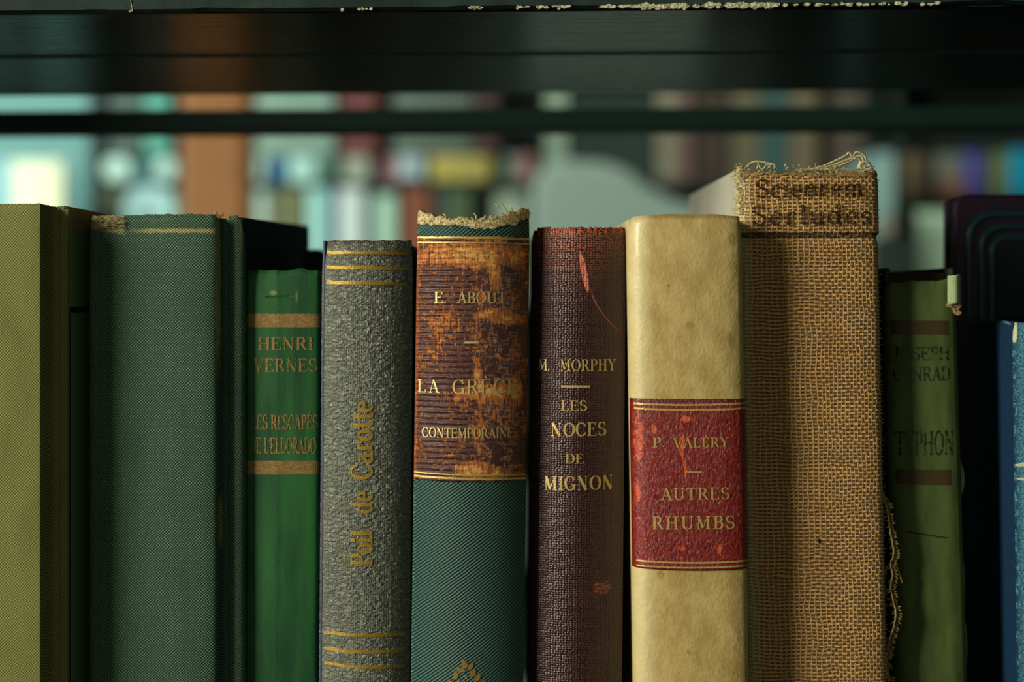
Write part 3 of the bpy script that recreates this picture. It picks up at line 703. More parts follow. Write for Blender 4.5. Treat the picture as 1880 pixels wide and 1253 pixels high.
# ------------------------------------------------------------------ 8 burlap book
m = M('burlap_weave')
du = m.noise(45, 60, 3, seed=1) * 18 + m.noise(12, 20, 2, seed=2) * 2.2; dv = m.noise(60, 45, 3, seed=5) * 12 + m.noise(20, 12, 2, seed=7) * 2.2
# the threads crowd together towards the right-hand edge
u = m.u + du + (m.u - 1500).max(0.0) * .35; v = m.v + dv
PU, PV_ = 9.6, 6.8
a = (u * (math.pi / PU)).sin(); bb = (v * (math.pi / PV_)).sin(); sgn = a * bb
wt = m.noise(4, 80, 2, seed=11); wf = m.noise(80, 4, 2, seed=13)
ha = a.abs().step(.72, 1.0) * (sgn * .3 + .8) * (wt * .8 + .5); hb = bb.abs().step(.30, .95) * (.84 - sgn * .3) * (wf * .8 + .55)
vert = (m.v.step(1150, 1240) * .4 + m.noise(120, 200, 2, seed=23).step(.4, .62) * .35 + m.u.step(1520, 1590) * .3 + .55).min(1.15)
H_ = (ha * vert).max(hb); gap = H_.step(.24, .52)
fz = m.noise(3, 2, 3, .6, seed=15)
stn = m.noise(70, 160, 3, .55, seed=17)
thr = m.mix((fz * .8 + wf * .5).clamp(), c(164, 114, 60), c(210, 168, 106)); thr = m.mix(ha.step(.3, .9) * .35, thr, c(190, 158, 104))
thr = m.mix(stn.step(.52, .72) * .3, thr, c(150, 108, 54))
col = m.mix(gap, c(112, 74, 40), thr)
col = m.mix(m.u.step(1384, 1360) * .6, col, c(206, 196, 152))
spot = m.blob(1491, 1680 - 994, 4, 5).step(0, .6)
col = m.mix(spot, col, c(20, 12, 8))
crease_shade = (m.v - (1680 - 432)).abs().step(9, 2) * m.noise(20, 4, 3, seed=31).step(.2, .6)
col = m.mix(crease_shade * .9, col, c(36, 20, 10))  # shade of the fold painted into the weave colour along the crease
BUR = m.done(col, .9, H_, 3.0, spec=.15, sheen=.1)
b = Book([(1356, 40), (1357, 20), (1363, 9), (1384, 3), (1430, 0), (1490, -2), (1560, 0), (1596, 4), (1609, 10), (1614, 22), (1615, 44)], 318, d=.004, lean=.020, depth=.13, n=110)
b.root('book', 'tall burlap covered book with frayed threads at its head and faded black letter title')
tf = noise1(400, 8, 101, 4)
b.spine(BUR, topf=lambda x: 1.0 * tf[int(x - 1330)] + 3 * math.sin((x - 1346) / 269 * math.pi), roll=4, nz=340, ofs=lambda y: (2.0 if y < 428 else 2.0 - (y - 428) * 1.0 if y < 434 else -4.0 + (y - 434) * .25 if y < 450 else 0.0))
b.boards(plain('worn_paper_board', c(176, 172, 156), .6), over=12, t=.0018, right=False, drop=4)
MB().box(b.X[-1] - b.cx - .0025, b.X[-1] - b.cx - .0006, .006, .13, 0, b.H - .001).build('board', plain('brown_board', c(60, 44, 24), .8), b.o, bevel=.0005)
b.o.children[1].name = 'board'
# torn jute lining along the head and a fuzzy left joint
LIN = fibres('jute_lining', (116, 84, 44), (176, 142, 92))
tq = noise1(400, 7, 107, 4)
b.spine(LIN, 'torn_lining', y0=313, y1=320, topf=lambda x: 5 * math.sin((x - 1346) / 269 * math.pi) + 2 * tq[int(x - 1330)], botf=lambda x: 3 + 2.6 * tq[int(x - 1320)] + 3 * math.exp(-((x - 1560) / 45) ** 2), off=.0002, thick=6, nz=8, roll=3, x0=1359, x1=1614, label='brown torn lining along the head')
th = MB(); r = random.Random(29)
def P8(x, y, o=-.0004): return b.pos(x, y, o)
def wire(pts, rr=.0003, o=-.0012):
    q = spl(pts, 30); th.tube([b.pos(x, y, o) for x, y in q], rr, 6)
wire([(1370, 307), (1378, 300), (1388, 296), (1402, 297), (1415, 300), (1424, 303), (1422, 311)])
wire([(1393, 298), (1396, 306), (1402, 310), (1408, 303), (1414, 301)], .0002)
wire([(1390, 310), (1394, 300)], .00018)
wire([(1468, 315), (1500, 309), (1520, 302), (1540, 293), (1556, 285), (1562, 280), (1570, 290), (1580, 292), (1586, 300)], .00034)
wire([(1500, 311), (1530, 303), (1550, 296), (1566, 290)], .00032)
wire([(1512, 312), (1540, 304), (1560, 297), (1574, 288), (1586, 286), (1590, 298), (1594, 292), (1590, 284), (1580, 279), (1574, 280), (1569, 288)], .00032)
wire([(1580, 310), (1584, 300), (1592, 297), (1600, 301), (1606, 310)], .0006)
wire([(1614, 318), (1622, 320), (1627, 324)], .0003); wire([(1608, 312), (1616, 311)], .0002)
for i in range(150):
    px = r.choice([r.uniform(1350, 1372), r.uniform(1580, 1610), r.uniform(1400, 1560)]); py = 313 + r.uniform(-7, 5)
    p0 = Vector(P8(px, py)); a_ = Vector((r.uniform(-1, 1), -.3, r.uniform(-.2, 1))).normalized() * r.uniform(.0005, .0016)
    th.tube([p0, p0 + a_ * .6, p0 + a_ + Vector((r.uniform(-.0004, .0004), 0, -.0002))], .00014, 4)
for i in range(210):
    py = r.uniform(308, 392); px = 1357 + r.uniform(-2, 8)
    p0 = Vector(P8(px, py, .0)); th.tube([p0, p0 + Vector((r.uniform(-.0006, .0008), -.0005, r.uniform(-.0006, .0006))), p0 + Vector((r.uniform(-.0019, .0008), -.0002, r.uniform(-.001, .001)))], .00016, 4)
for i in range(40):
    px = 1461 + i * 3.2; p0 = Vector(P8(px, 314, -.0003)); th.tube([p0, p0 + Vector((.0003, -.0003, .0005)), p0 + Vector((.0006, 0, .0001))], .0002, 4)
for py in list(range(330, 900, 8)):
    px = 1613; p0 = Vector(P8(px, py + r.uniform(-3, 3), .0001)); th.tube([p0, p0 + Vector((r.uniform(.0001, .0007), 0, r.uniform(-.0004, .0004)))], .00012, 4)
th.build('frayed_threads', PALE, b.o, smooth=True, label='pale loose threads at the head')['kind'] = 'stuff'
# torn selvedge hanging away from the right-hand joint
sv = MB(); r = random.Random(31)
path = [(1624, 905), (1632, 925), (1638, 950), (1641, 975), (1646, 1000), (1648, 1022), (1642, 1040), (1646, 1060), (1642, 1085), (1648, 1110), (1652, 1130), (1648, 1155), (1640, 1180), (1636, 1205), (1634, 1230), (1640, 1262)]
q = spl(path, 90)
def SV(x, y, o=0.0): k = b.q; return ((x - 940) * k - b.cx, .004 + o, b.z(y))
for off_ in (-3, -1, 1, 3):
    sv.tube([SV(x + off_ + r.uniform(-.6, .6), y, .0004 * off_) for x, y in q], .00028, 5)
for x, y in q[4:]:
    for k in range(2):
        s1 = r.choice([1, 1, 1, -1]); L = r.uniform(5, 12)
        sv.tube([SV(x, y + r.uniform(-2, 2)), SV(x + s1 * L * .6, y + 2, -.0008), SV(x + s1 * L, y + r.uniform(1, 6), -.0006)], .00024, 4)
sv.tube([SV(*p) for p in spl([(1650, 1040), (1656, 1055), (1663, 1076)], 8)], .0003, 5)
sv.tube([SV(*p) for p in spl([(1646, 1030), (1636, 1045), (1628, 1062), (1626, 1080)], 8)], .00026, 5)
for py in range(905, 1250, 6):
    x = 1615 + (py - 318) * .0200 * 1.02; sv.tube([SV(x - 3, py), SV(x + r.uniform(0, 6), py + r.uniform(-3, 3), -.0004)], .0002, 4)
sv.build('torn_selvedge', fibres('selvedge_thread', (120, 96, 52), (190, 166, 110)), b.o, smooth=True, label='frayed strip of cloth hanging from the right edge')
m = M('faded_black_ink'); INK = m.done(c(34, 22, 16), .9, spec=.05, alpha=(m.noise(5, 3, 3, .6) * .9 + ((m.v * (math.pi / 6.6)).sin().abs()) * .25).step(.40, .58) * .85)
pk = Pen(.19, .09, .03)
b.text(INK, 'Scienrem', 1388, 1582, 362, 34, pk, off=.0010, gap=.12, slope=-2)
b.text(INK, 'Serludes', 1381, 1598, 413, 36, pk, off=.0010, gap=.16, slope=-1)
m = M('nearly_gone_ink'); INK2 = m.done(c(50, 32, 20), .9, spec=.05, alpha=(m.noise(7, 4, 3, .6)).step(.48, .66) * .6)
b.text(INK2, 'Seru', 1385, 1490, 492, 34, pk, off=.0006, gap=.1); b.text(INK2, 'libor', 1520, 1590, 492, 34, pk, off=.0006, gap=.1)

# ------------------------------------------------------------------ 9 green book TYPHON by JOSEPH CONRAD
m = M('moss_green_cloth')
n = m.noise(30, 120, 4, seed=2); wv = ((m.u * (math.pi / 1.5)).sin() * (m.v * (math.pi / 1.5)).sin()) * .5 + .5
col = m.mix(n.step(.3, .7), c(52, 68, 30), c(78, 94, 46)); col = m.mix(wv * .25, col, c(120, 130, 70))
rip = (m.v - (1680 - 983) + (m.u - 1690) * .14 + m.noise(16, 16, 3, seed=4) * 7 - 3.5).abs().step(1.8, .5) * m.u.step(1640, 1656) * m.u.step(1735, 1720)
vf = m.noise(3, 30, 3, seed=7).step(.62, .75) * .2
col = m.mix(vf, col, c(140, 146, 84)); col = m.mix(rip * .7, col, c(18, 26, 8))
wl = m.u.step(1756, 1761) * m.noise(5, 25, 3, seed=9).step(.4, .6)
col = m.mix(wl * .7, col, c(150, 120, 80))
MOSS = m.done(col, .65, wv * .2 + n * .5 - rip * 2, 1.2, spec=.25)
b = Book([(1628, 60), (1629, 40), (1634, 24), (1642, 14), (1656, 7), (1690, 1), (1725, 0), (1745, 4), (1752, 8), (1757, 16), (1760, 40)], 516, d=.012, lean=.030, depth=.12, n=90)
b.root('book', 'moss green cloth book with dark blind-stamped title and chipped right corner')
tf = noise1(400, 8, 111, 3)
b.spine(MOSS, topf=lambda x: 1.2 * tf[int(x - 1600)] + 3 * (x < 1660) - 6 * math.exp(-((x - 1748) / 12) ** 2), roll=4)
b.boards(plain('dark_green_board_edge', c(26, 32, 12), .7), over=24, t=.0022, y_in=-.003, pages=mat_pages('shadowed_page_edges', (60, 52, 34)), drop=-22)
DK = M('dark_stamp'); DKm = DK.done(DK.mix(DK.noise(12, 6, 3), c(44, 36, 14), c(74, 58, 24)), .6, spec=.3)
for y, x0, x1, h in ((602, 1636, 1738, 26), (877, 1646, 1743, 28)):
    b.rule(DKm, 'stamped_band', x0 - (y - 516) * .03 + 3, x1 - (y - 516) * .03 + 3, y, h, off=.00006)
ST = M('dark_stamped_ink'); STm = ST.done(c(20, 30, 10), .5, alpha=ST.noise(9, 9, 3, seed=2).step(.38, .54) * .85)
PJ = Pen(.2, .09, .05)
def cx_(x, y): return x
for t_s, a, b_, y, h in (('JOSEPH', 1640, 1742, 662, 25), ('CONRAD', 1641, 1742, 700, 26), ('TYPHON', 1645, 1750, 836, 44)):
    b.text(STm, t_s, cx_(a, y) + 2, cx_(b_, y) + 2, y, h, PJ, off=.00008, gap=.03, slope=-1)
b.text(STm, '.', cx_(1648, 853), cx_(1656, 853), 856, 40, PJ, off=.00008); b.text(STm, '.', cx_(1671, 853), cx_(1677, 853), 855, 30, PJ, off=.00008)
# folded, frayed corner flap and chips along the joint
FL = mat_dots('pale_worn_flap', c(120, 138, 90), c(206, 214, 176), 1.7, 1.8, lo=.2, hi=1.0, amp=.6)
V_, F, U = [], [], []; n = 14
for i in range(n + 1):
    t = i / n
    for j in range(9):
        s_ = j / 8; x = 1737 + 28 * s_; y = 507 + 53 * t - 3 * s_ + 2 * math.sin(6 * t)
        k = b.q; V_.append(((x - 940) * k - b.cx, -.0008 - .0018 * math.sin(math.pi * (s_ * .8 + .1)) + .004 * max(0, s_ - .6), b.z(y))); U.append((x, 1680 - y))
for i in range(n):
    for j in range(8): a = i * 9 + j; F.append((a, a + 9, a + 10, a + 1))
fo = mesh('corner_flap', V_, F, FL, b.o, U, True, label='pale threadbare flap on the top right corner'); sm = fo.modifiers.new('thick', 'SOLIDIFY'); sm.thickness = .0006
ch = MB(); r = random.Random(41)
for px, py, wd, hh in ((1745, 561, 9, 5), (1757, 562, 8, 6), (1758, 574, 7, 6), (1752, 568, 5, 5)):
    k = b.q; x = (px - 940) * k - b.cx; z = b.z(py)
    ch.prism([(x + wd * k * math.cos(2 * math.pi * j / 8) * r.uniform(.6, 1.1), z + hh * k * math.sin(2 * math.pi * j / 8) * r.uniform(.6, 1.1)) for j in range(8)], -.0006, .0008)
ch.build('torn_paper', fibres('torn_paper', (120, 92, 60), (190, 160, 120)), b.o, label='torn tan paper under the flap')['kind'] = 'stuff'
LIFT = plain('lifted_green_cloth', c(110, 128, 66), .7)
for y0, y1, wd in ((600, 690, 3), (845, 917, 12), (1010, 1130, 4), (1130, 1240, 5)):
    q = [(1760 + (y - 516) * .031 + wd * math.sin(math.pi * (y - y0) / (y1 - y0)) * .7 - 2, y) for y in range(y0, y1 + 1, 8)]
    k = b.q; poly = [((x - 940) * k - b.cx, b.z(y)) for x, y in q] + [((x - 8 - 940) * k - b.cx, b.z(y)) for x, y in q[::-1]]
    MB().prism(poly, .0036, .0046).build('lifted_cloth', LIFT, b.o)

# ------------------------------------------------------------------ 10 blue book at the right edge
m = M('blue_worn_cloth'); n = m.noise(3, 3, 5, .7, seed=2); n2 = m.noise(20, 40, 3, seed=4)
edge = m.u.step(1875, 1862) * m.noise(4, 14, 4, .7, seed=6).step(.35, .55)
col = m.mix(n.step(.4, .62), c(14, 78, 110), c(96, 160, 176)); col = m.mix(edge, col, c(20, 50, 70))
bl = (m.blob(1875, 1680 - 853, 14, 4, .2).max(m.blob(1875, 1680 - 880, 12, 3)).max(m.blob(1864, 1680 - 606, 5, 26))).step(0, .4)
BLU = m.done(m.mix(bl, col, c(196, 196, 160)), .6, n, 2.5, spec=.3)
b = Book([(1862, 14), (1864, 6), (1870, 2), (1890, -3), (1940, -6), (1990, -3), (2010, 4), (2014, 14)], 593, d=.004, lean=.014, depth=.15)
b.root('book', 'navy blue book with pale rubbed spine at the right edge')
b.depth = .082
b.spine(BLU, topf=lambda x: 0, roll=4)
m = M('navy_board_cloth', 'Object')
lnn = (m.w - (ZC - 60 * S) - m.v * .1).abs().step(.0004, .0001) * m.v.step(.045, .04) * m.v.step(.003, .006)
nn = m.noise(.002, .002, 4); sp = m.noise(.0012, .0016, 3, seed=4).step(.76, .80) * m.v.step(.012, .004)
NAV = m.done(m.mix((lnn * .5 + sp).clamp(), m.mix(nn, c(8, 34, 58), c(16, 50, 78)), c(110, 150, 160)), .55, nn, 1.2, spec=.35)
b.boards(NAV, over=2, t=.0024)
# headband of the blue book is its page top, seen from just above

# ------------------------------------------------------------------ books on the far side of the same shelf
def far_book(name, x0, x1, top, d, mat, label, depth=.10, pages=True, bottom=0.0, group='books on the far side of the shelf'):
    k = (D0 + d) / D0 * S; a, bx = (x0 - 940) * k, (x1 - 940) * k; z1 = ZC + (HZ - top) * k
    r_ = empty(name, ((a + bx) / 2, d, bottom), label, 'book', group); h = (bx - a) / 2; z1 -= bottom
    MB().box(-h, h, 0, .003, 0, z1).build('cover', mat, r_, bevel=.0012, seg=3)
    MB().box(-h, h, depth - .003, depth, 0, z1).build('cover', mat, r_, bevel=.0012)
    MB().box(-h + .001, h - .002, .0031, depth - .0031, .002, z1 - .003).build('page_block', PAGES, r_)
    return r_, h, z1
def grained(name, a, b_, rough, amp=1.0, spec=.3):
    m = M(name, 'Object'); n = m.noise(.004, .004, 4)
    return m.done(m.mix(n, c(*a), c(*b_)), rough, n, amp, spec=spec)
PUR = grained('dark_plum_leather', (12, 10, 26), (46, 14, 40), .55)
# padded book facing the room: rounded corner and three stamped border ridges
d = .090; k = (D0 + d) / D0 * S; xa = (1752 - 940) * k; z1 = ZC + (HZ - 356) * k
pb_ = empty('book', (xa + .05, d, 0), 'dark plum leather book with ridged border, standing face out behind the blue book', 'book', 'books on the far side of the shelf')
def rrect(x0, x1, z0, z1, r_, n=8):
    P = []
    for cx0, cz0, a0 in ((x1 - r_, z1 - r_, 0), (x0 + r_, z1 - r_, 90), (x0 + r_, z0 + r_, 180), (x1 - r_, z0 + r_, 270)):
        for i in range(n + 1): a_ = math.radians(a0 + 90 * i / n); P.append((cx0 + r_ * math.cos(a_), cz0 + r_ * math.sin(a_)))
    return P
MB().prism(rrect(-.05, .07, .001, z1, .004), .0, .004).build('cover', PUR, pb_, bevel=.0012, seg=3)
MB().prism(rrect(-.05, .07, .001, z1, .004), .011, .0145).build('cover', PUR, pb_, bevel=.0012)
MB().box(-.046, .068, .0041, .0109, .004, z1 - .004).build('page_block', PAGES, pb_)
TEALR = grained('teal_black_ridge', (12, 40, 46), (24, 66, 68), .35)
for i, ins in enumerate((.0045, .0085, .0118)):
    P = rrect(-.05 + ins, .07 - ins, .001 + ins, z1 - ins - .002, .008 - i * .0015, 8)
    mb = MB(); mb.tube([(x, -.0002, z) for x, z in P] + [(P[0][0], -.0002, P[0][1])], .0011, 8, taper=False); mb.build('border_ridge', TEALR, pb_, smooth=True)
MB().prism(rrect(-.05 + .0128, .07 - .0128, .016, z1 - .0158, .004), -.0008, .0).build('cover_panel', grained('teal_black_leather', (6, 18, 24), (12, 28, 34), .7), pb_, bevel=.0004)
far_book('book', 556, 592, 458, .10, plain('black_cloth', c(8, 12, 10), .8), 'black book behind the gap between the bright green and grey books', depth=.03)

# ------------------------------------------------------------------ the room behind
def bx_(px, D): return (px - 940) * S * D / D0
def bz_(py, D): return ZC + (HZ - py) * S * D / D0
FLOOR_Z = -1.2
def struct(name, mb, mat): o = mb.build(name, mat); o['kind'] = 'structure'; return o
WALL = plain('dim_green_wall', c(60, 78, 68), .9)
struct('floor', MB().box(-3.5, 3.5, -3.0, 4.6, FLOOR_Z - .05, FLOOR_Z), plain('dark_floor', c(58, 52, 42), .7))
struct('wall_back', MB().box(-3.5, 3.5, 4.6, 4.65, FLOOR_Z, 2.0), WALL)
struct('ceiling', MB().box(-3.5, 3.5, -3.0, 4.6, 2.0, 2.05), plain('ceiling_paint', c(120, 130, 118), .9))
struct('wall_left', MB().box(-3.55, -3.5, -3.0, 4.6, FLOOR_Z, 2.0), WALL)
struct('wall_right', MB().box(3.5, 3.55, -3.0, 4.6, FLOOR_Z, 2.0), WALL)
DB = 4.0
def Y(D): return D - D0
MAT = {}
def pm(rgb, rough=.6):
    if rgb not in MAT: MAT[rgb] = plain('paper_%d' % len(MAT), c(*rgb), rough)
    return MAT[rgb]
CASE = plain('dark_green_black_case', c(30, 42, 36), .6)
LIGHTCASE = plain('grey_blue_painted_panel', c(150, 176, 172), .6)
def bookcase(px0, px1, shelves, label, D=DB, mat=CASE, up=-40):
    x0, x1 = bx_(px0, D), bx_(px1, D); y0 = Y(D) - .01
    r_ = empty('bookcase', ((x0 + x1) / 2, y0, FLOOR_Z), label, 'bookcase'); h = (x1 - x0) / 2; top = bz_(up, D) - FLOOR_Z
    for s_ in (-1, 1): MB().box(min(s_ * h, s_ * (h - .02)), max(s_ * h, s_ * (h - .02)), 0, .3, 0, top).build('side_panel', mat, r_)
    MB().box(-h + .02, h - .02, .285, .3, .02, top).build('back_panel', CASE, r_)
    for py in shelves:
        z = bz_(py, D) - FLOOR_Z; MB().box(-h + .02, h - .02, .002, .285, z - .014, z).build('shelf_board', mat, r_)
    MB().box(-h, h, 0, .3, top, top + .02).build('shelf_board', mat, r_)
SH = [120, 334, 560, 790, 1040, 1300]
bookcase(168, 345, SH, 'narrow dark bookcase left of the orange wooden pillar')
bookcase(434, 1604, SH, 'wide dark bookcase spanning the blurred background')
bookcase(1635, 2050, [100, 362, 600, 830, 1060, 1300], 'dark bookcase in the right background behind the plum book')
# orange-brown wooden pillar
m = M('orange_wood', 'Object'); g = m.noise(.03, .6, 4, u=m.u, v=m.w)
WOOD = m.done(m.mix(g, c(118, 66, 28), c(156, 96, 46)), .5, spec=.3)
DP = 3.3
pil = MB().box(-.5 * (bx_(452, DP) - bx_(330, DP)), .5 * (bx_(452, DP) - bx_(330, DP)), 0, .14, 0, 3.2).build('wooden_pillar', WOOD, bevel=.01)
pil.location = (bx_(391, DP), Y(DP), FLOOR_Z); pil['kind'] = 'structure'; pil.name = 'trim_1'
# pale panel strip between the two cases
o = MB().box(-.020, .020, 0, .3, 0, bz_(281, 3.6) - FLOOR_Z).build('upright_panel', LIGHTCASE, bevel=.003); o.location = (bx_(1622, 3.6), Y(3.6) - .01, FLOOR_Z)
tag(o, 'tall pale grey-blue upright panel just right of the burlap book', 'panel')

def item(px0, px1, py0, py1, rgb, label, kind='book', cat=None, depth=.16, D=DB, group=None, round_=0.0, off=0.0, lying=False):
    """One thing on a background shelf: boards, spine and page block for books, a rounded box otherwise."""
    x0, x1 = bx_(px0, D), bx_(px1, D); z0, z1 = bz_(py1, D) + .0006, bz_(py0, D); w_ = (x1 - x0) / 2; h = z1 - z0
    mt = pm(rgb)
    if kind == 'book':
        r_ = empty('book', ((x0 + x1) / 2, Y(D) + off, z0), label, 'book', group)
        t = min(.003, w_ * .3, h * .3)
        V_ = MB()
        if lying:
            V_.box(-w_, w_, .0, depth, 0, t); V_.box(-w_, w_, 0, depth, h - t, h); V_.box(-w_, w_, 0, t, t, h - t); V_.build('cover', mt, r_)
            MB().box(-w_ + .003, w_ - .003, t + .0004, depth - .003, t + .0004, h - t - .0004).build('page_block', PAGES, r_)
        else:
            n = 7; pf = [(-w_ + 2 * w_ * i / (n - 1), -.004 * math.sin(math.pi * i / (n - 1))) for i in range(n)]
            vv = [(x, y, z) for z in (0, h) for x, y in pf] + [(x, t, z) for z in (0, h) for x in (w_, -w_)]
            f = [(i, i + 1, n + i + 1, n + i) for i in range(n - 1)] + [tuple(range(n)) [::-1] + (2 * n + 1, 2 * n), tuple(range(n, 2 * n)) + (2 * n + 2, 2 * n + 3), (n - 1, 2 * n, 2 * n + 2, 2 * n - 1), (2 * n + 1, 0, n, 2 * n + 3), (2 * n, 2 * n + 1, 2 * n + 3, 2 * n + 2)]
            V_.v, V_.f = vv, f; V_.box(-w_, -w_ + t, t, depth, 0, h); V_.box(w_ - t, w_, t, depth, 0, h); V_.build('cover', mt, r_)
            MB().box(-w_ + t + .0004, w_ - t - .0004, t + .0004, depth - .003, .002, h - .004).build('page_block', PAGES, r_)
        return r_
    o = MB().prism([(x, z) for x, z in rrect(-w_, w_, 0, h, max(.002, round_))], 0, depth).build(kind, mt, bevel=.002)
    o.location = ((x0 + x1) / 2, Y(D) + off, z0); tag(o, label, cat or kind.replace('_', ' '), group); return o

g1, g2, g3, g4 = 'books standing on the background shelf below the lying books', 'books lying on the background shelf', 'books in the right background bookcase', 'books in the left background bookcase'
# left background: bright display
item(-60, 160, 150, 1010, (112, 156, 150), 'pale teal cabinet side at the far left of the background', 'cabinet', 'cabinet', depth=.3, off=.02)
item(-40, 130, 292, 470, (150, 185, 190), 'pale blue display board at far left behind the olive book', 'display_board', 'display board', depth=.02, D=3.7)
item(24, 114, 296, 470, (255, 238, 196), 'bright cream book propped in front of the pale blue display board', 'book', depth=.03, D=3.55, round_=.02)
item(190, 238, 290, 332, (215, 240, 225), 'small white-green box, left of the two on the left background shelf', 'box', depth=.1, round_=.02)
item(284, 322, 290, 332, (205, 232, 222), 'small white-green box beside the orange pillar, right of the two', 'box', depth=.1, round_=.02)
item(240, 282, 300, 333, (70, 120, 120), 'dull teal book lying between the two small white boxes', lying=True, group=g4)
item(226, 320, 342, 470, (205, 250, 245), 'large bright cyan-white rounded vessel below the small white boxes', 'storage_jar', 'jar', depth=.12, round_=.05, D=3.8)
item(188, 222, 345, 470, (120, 120, 90), 'dull khaki book left of the bright rounded jar', D=3.95, group=g4)
item(200, 262, 160, 288, (70, 84, 78), 'grey-green folder above the left small white box', 'folder', depth=.2)
item(266, 310, 160, 288, (90, 160, 140), 'sea green folder above the right small white box', 'folder', depth=.2)
# middle background, on the shelf at 334
item(456, 612, 158, 290, (138, 158, 142), 'pale grey-green storage box resting on small things right of the pillar', 'storage_box', 'box', depth=.2)
item(458, 486, 290, 334, (185, 200, 185), 'pale grey small box right of the orange pillar', 'box', depth=.15)
item(497, 529, 292, 334, (20, 96, 140), 'small bright blue box under the pale storage box', 'box', depth=.15)
item(531, 577, 290, 334, (200, 235, 222), 'white box right of the small blue box', 'box', depth=.15, round_=.015)
item(580, 612, 290, 334, (90, 120, 105), 'dull grey-green box right of the white box', 'box', depth=.15)
item(624, 690, 150, 288, (110, 48, 44), 'dull red folder standing above the pinkish box', 'folder', depth=.2)
item(630, 676, 288, 334, (170, 170, 150), 'pinkish grey box under the dull red folder', 'box', depth=.14, round_=.012)
item(722, 868, 158, 288, (90, 100, 88), 'grey-green folder above the lying white and yellow books', 'folder', depth=.2)
item(704, 730, 290, 334, (150, 96, 100), 'dusty pink book end left of the white lying book', lying=True, group=g2)
item(731, 776, 288, 326, (178, 190, 196), 'pale lilac-white book lying left of the yellow one', lying=True, group=g2)
item(790, 900, 288, 330, (206, 182, 92), 'yellow and cream book lying on the shelf above the torn teal book', lying=True, group=g2)
item(876, 912, 158, 286, (84, 52, 52), 'dull maroon folder left of the pink round jar', 'folder', depth=.2)
item(944, 984, 284, 334, (180, 130, 126), 'dusty pink small jar left of the grey armchair', 'jar', depth=.08, round_=.022)
item(928, 944, 284, 334, (140, 170, 155), 'narrow pale book left of the dusty pink jar', group=g2)
item(1003, 1040, 150, 332, (170, 190, 165), 'narrow pale binder rising behind the grey armchair', 'binder', depth=.16)
item(1046, 1200, 170, 333, (30, 50, 42), 'dark green-black folder box right of the pale binder', 'folder', depth=.18)
item(1206, 1240, 160, 334, (140, 130, 106), 'dull beige binder left of the dusty rose one', 'binder', depth=.16)
item(1241, 1268, 160, 334, (120, 88, 82), 'dusty rose binder left of the burlap book', 'binder', depth=.16)
item(1276, 1340, 160, 334, (62, 44, 32), 'dark brown binder beside the dusty rose one', 'binder', depth=.16)
item(1345, 1395, 160, 334, (104, 92, 66), 'dull tan binder behind the burlap book top, leftmost', 'binder', depth=.16)
item(1398, 1446, 160, 334, (50, 82, 80), 'dull teal binder behind the burlap book top', 'binder', depth=.16)
item(1450, 1502, 160, 334, (112, 94, 70), 'tan binder right of the dull teal binder', 'binder', depth=.16)
item(1530, 1584, 160, 334, (88, 74, 62), 'taupe binder behind the pale thread loops', 'binder', depth=.16)
# standing books below
for x0, x1, y0, rgb, lb in ((455, 489, 352, (215, 235, 215), 'white book right of the orange pillar on the lower background shelf'), (508, 562, 346, (120, 116, 76), 'olive book between two white ones on the lower background shelf'),
        (566, 600, 346, (185, 230, 220), 'pale aqua book right of the olive one on the lower background shelf'), (602, 616, 350, (24, 74, 110), 'thin blue book beside the pale pink one'),
        (620, 668, 347, (225, 225, 222), 'wide pinkish white book behind the grey leather book'), (690, 726, 358, (180, 210, 185), 'pale green book left of the torn teal book'),
        (740, 790, 346, (140, 70, 40), 'rust brown book behind the left of the torn teal book'), (796, 812, 346, (60, 66, 70), 'thin slate book beside the rust brown one'),
        (816, 868, 347, (84, 100, 70), 'moss grey book behind the torn teal book'), (908, 968, 356, (190, 205, 180), 'pale cream book behind the right of the torn teal book')):
    item(x0, x1, y0, 559, rgb, lb, depth=.16, group=g1)
item(490, 507, 360, 559, (110, 90, 66), 'thin brown book between the white and olive ones', group=g1)
item(670, 688, 360, 559, (24, 40, 38), 'thin black book right of the pinkish white one', group=g1)
# right background
for x0, x1, y0, rgb, lb in ((1652, 1696, 284, (112, 90, 62), 'tan book at the left of the right background shelf'), (1698, 1718, 284, (44, 34, 26), 'dark brown book next to the tan one on the right'),
        (1720, 1768, 284, (120, 120, 108), 'grey book left of the violet one on the right'), (1770, 1804, 280, (84, 74, 160), 'violet blue book left of the olive one on the right'),
        (1806, 1822, 282, (70, 82, 70), 'thin grey-green book beside the violet one'), (1824, 1850, 280, (116, 122, 60), 'olive yellow book left of the cyan one'), (1852, 1900, 276, (0, 150, 185), 'bright cyan book at the right edge of the background')):
    item(x0, x1, y0, 361, rgb, lb, depth=.13, group=g3)
item(1722, 1766, 326, 361, (150, 100, 76), 'salmon coloured pad leaning on the grey book', 'notepad', depth=.01, off=-.02)
item(1688, 1752, 388, 520, (178, 200, 170), 'pale grey-green carton behind the plum book', 'carton', 'box', depth=.15, D=3.0)
item(1628, 1684, 432, 520, (34, 44, 36), 'dark green-black box left of the pale carton', 'box', depth=.12, D=2.9)
item(1640, 1684, 396, 432, (150, 130, 116), 'dusty pink bundle on top of the dark box', 'cloth_bundle', 'bundle', depth=.1, D=2.9, round_=.03)
# lower shelf row, seen mirrored in the varnished underside of the shelf above
r = random.Random(5); x = 470; lowc = [('brown', (90, 60, 38)), ('grey', (120, 130, 120)), ('dark green', (30, 50, 40)), ('black', (20, 24, 22)), ('olive', (110, 110, 60)), ('cream', (170, 165, 130))]; k_ = 0
while x < 1515:
    wd = r.uniform(26, 66); nm, rgb = lowc[r.randrange(6)]; k_ += 1
    item(x, x + wd, r.uniform(850, 900), 1039, rgb, '%s book on the low background shelf, mirrored faintly in the shelf underside' % nm, depth=.16, group='books on the low background shelf'); x += wd + 2
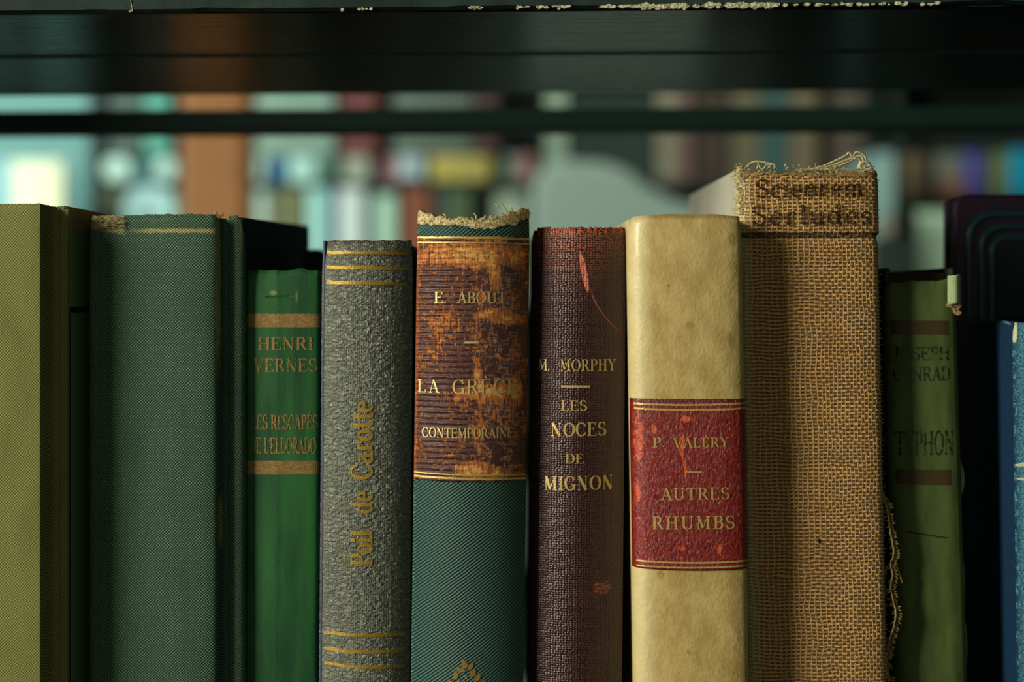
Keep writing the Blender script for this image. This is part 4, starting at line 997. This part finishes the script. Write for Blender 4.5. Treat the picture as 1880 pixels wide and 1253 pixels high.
# stand under the things in front of the right-hand case
for px0, px1, D_, lb in ((1620, 1760, 2.9, 'low dark table under the cartons in the right background'), (-70, 330, 3.5, 'low dark table under the bright display in the left background')):
    x0, x1 = bx_(px0, D_), bx_(px1, D_); zt_ = bz_(520 if px0 > 0 else 470, D_) - FLOOR_Z
    if px0 < 0: zt_ = bz_(470, 3.55) - FLOOR_Z
    t_o = empty('table', ((x0 + x1) / 2, Y(D_), FLOOR_Z), lb, 'table'); h = (x1 - x0) / 2
    MB().box(-h, h, -.05, .34, zt_ - .03, zt_ - .0005).build('table_top', CASE, t_o)
    for sx_ in (-1, 1):
        for yy_ in (0, .28): MB().box(sx_ * (h - .05) - .02, sx_ * (h - .05) + .02, yy_, yy_ + .04, 0, zt_ - .03).build('leg', CASE, t_o)
# grey armchair
DA = 3.2
def armchair():
    x0, x1 = bx_(978, DA), bx_(1300, DA); w_ = (x1 - x0); zt_ = bz_(292, DA) - FLOOR_Z
    r_ = empty('armchair', ((x0 + x1) / 2, Y(DA), FLOOR_Z), 'pale grey high-backed armchair blurred behind the maroon and vellum books', 'armchair')
    up = grained('pale_grey_upholstery', (120, 132, 122), (150, 162, 150), .9)
    h = w_ / 2
    # tall wing on the left sloping down to the right
    P = [(-h, .4), (h, .4), (h, zt_ - .095), (h * .6, zt_ - .075), (h * .3, zt_ - .05), (.12 * h, zt_ - .022), (-h * .15, zt_ - .006), (-h * .7, zt_), (-h * .9, zt_ - .015), (-h, zt_ - .05)]
    MB().prism(P, 0, .14).build('backrest', up, r_, bevel=.02, seg=4)
    MB().box(-h, h, -.45, -.002, .28, .42).build('seat', up, r_, bevel=.03, seg=3)
    for s_ in (-1, 1):
        MB().box(s_ * (h + .04) - .04, s_ * (h + .04) + .04, -.45, .1, .1, .62).build('armrest', up, r_, bevel=.02, seg=3)
        for yy_ in (-.4, .06): MB().box(s_ * (h - .03) - .02, s_ * (h - .03) + .02, yy_ - .02, yy_ + .02, 0, .285 if yy_ < 0 else .41).build('leg', CASE, r_)
armchair()
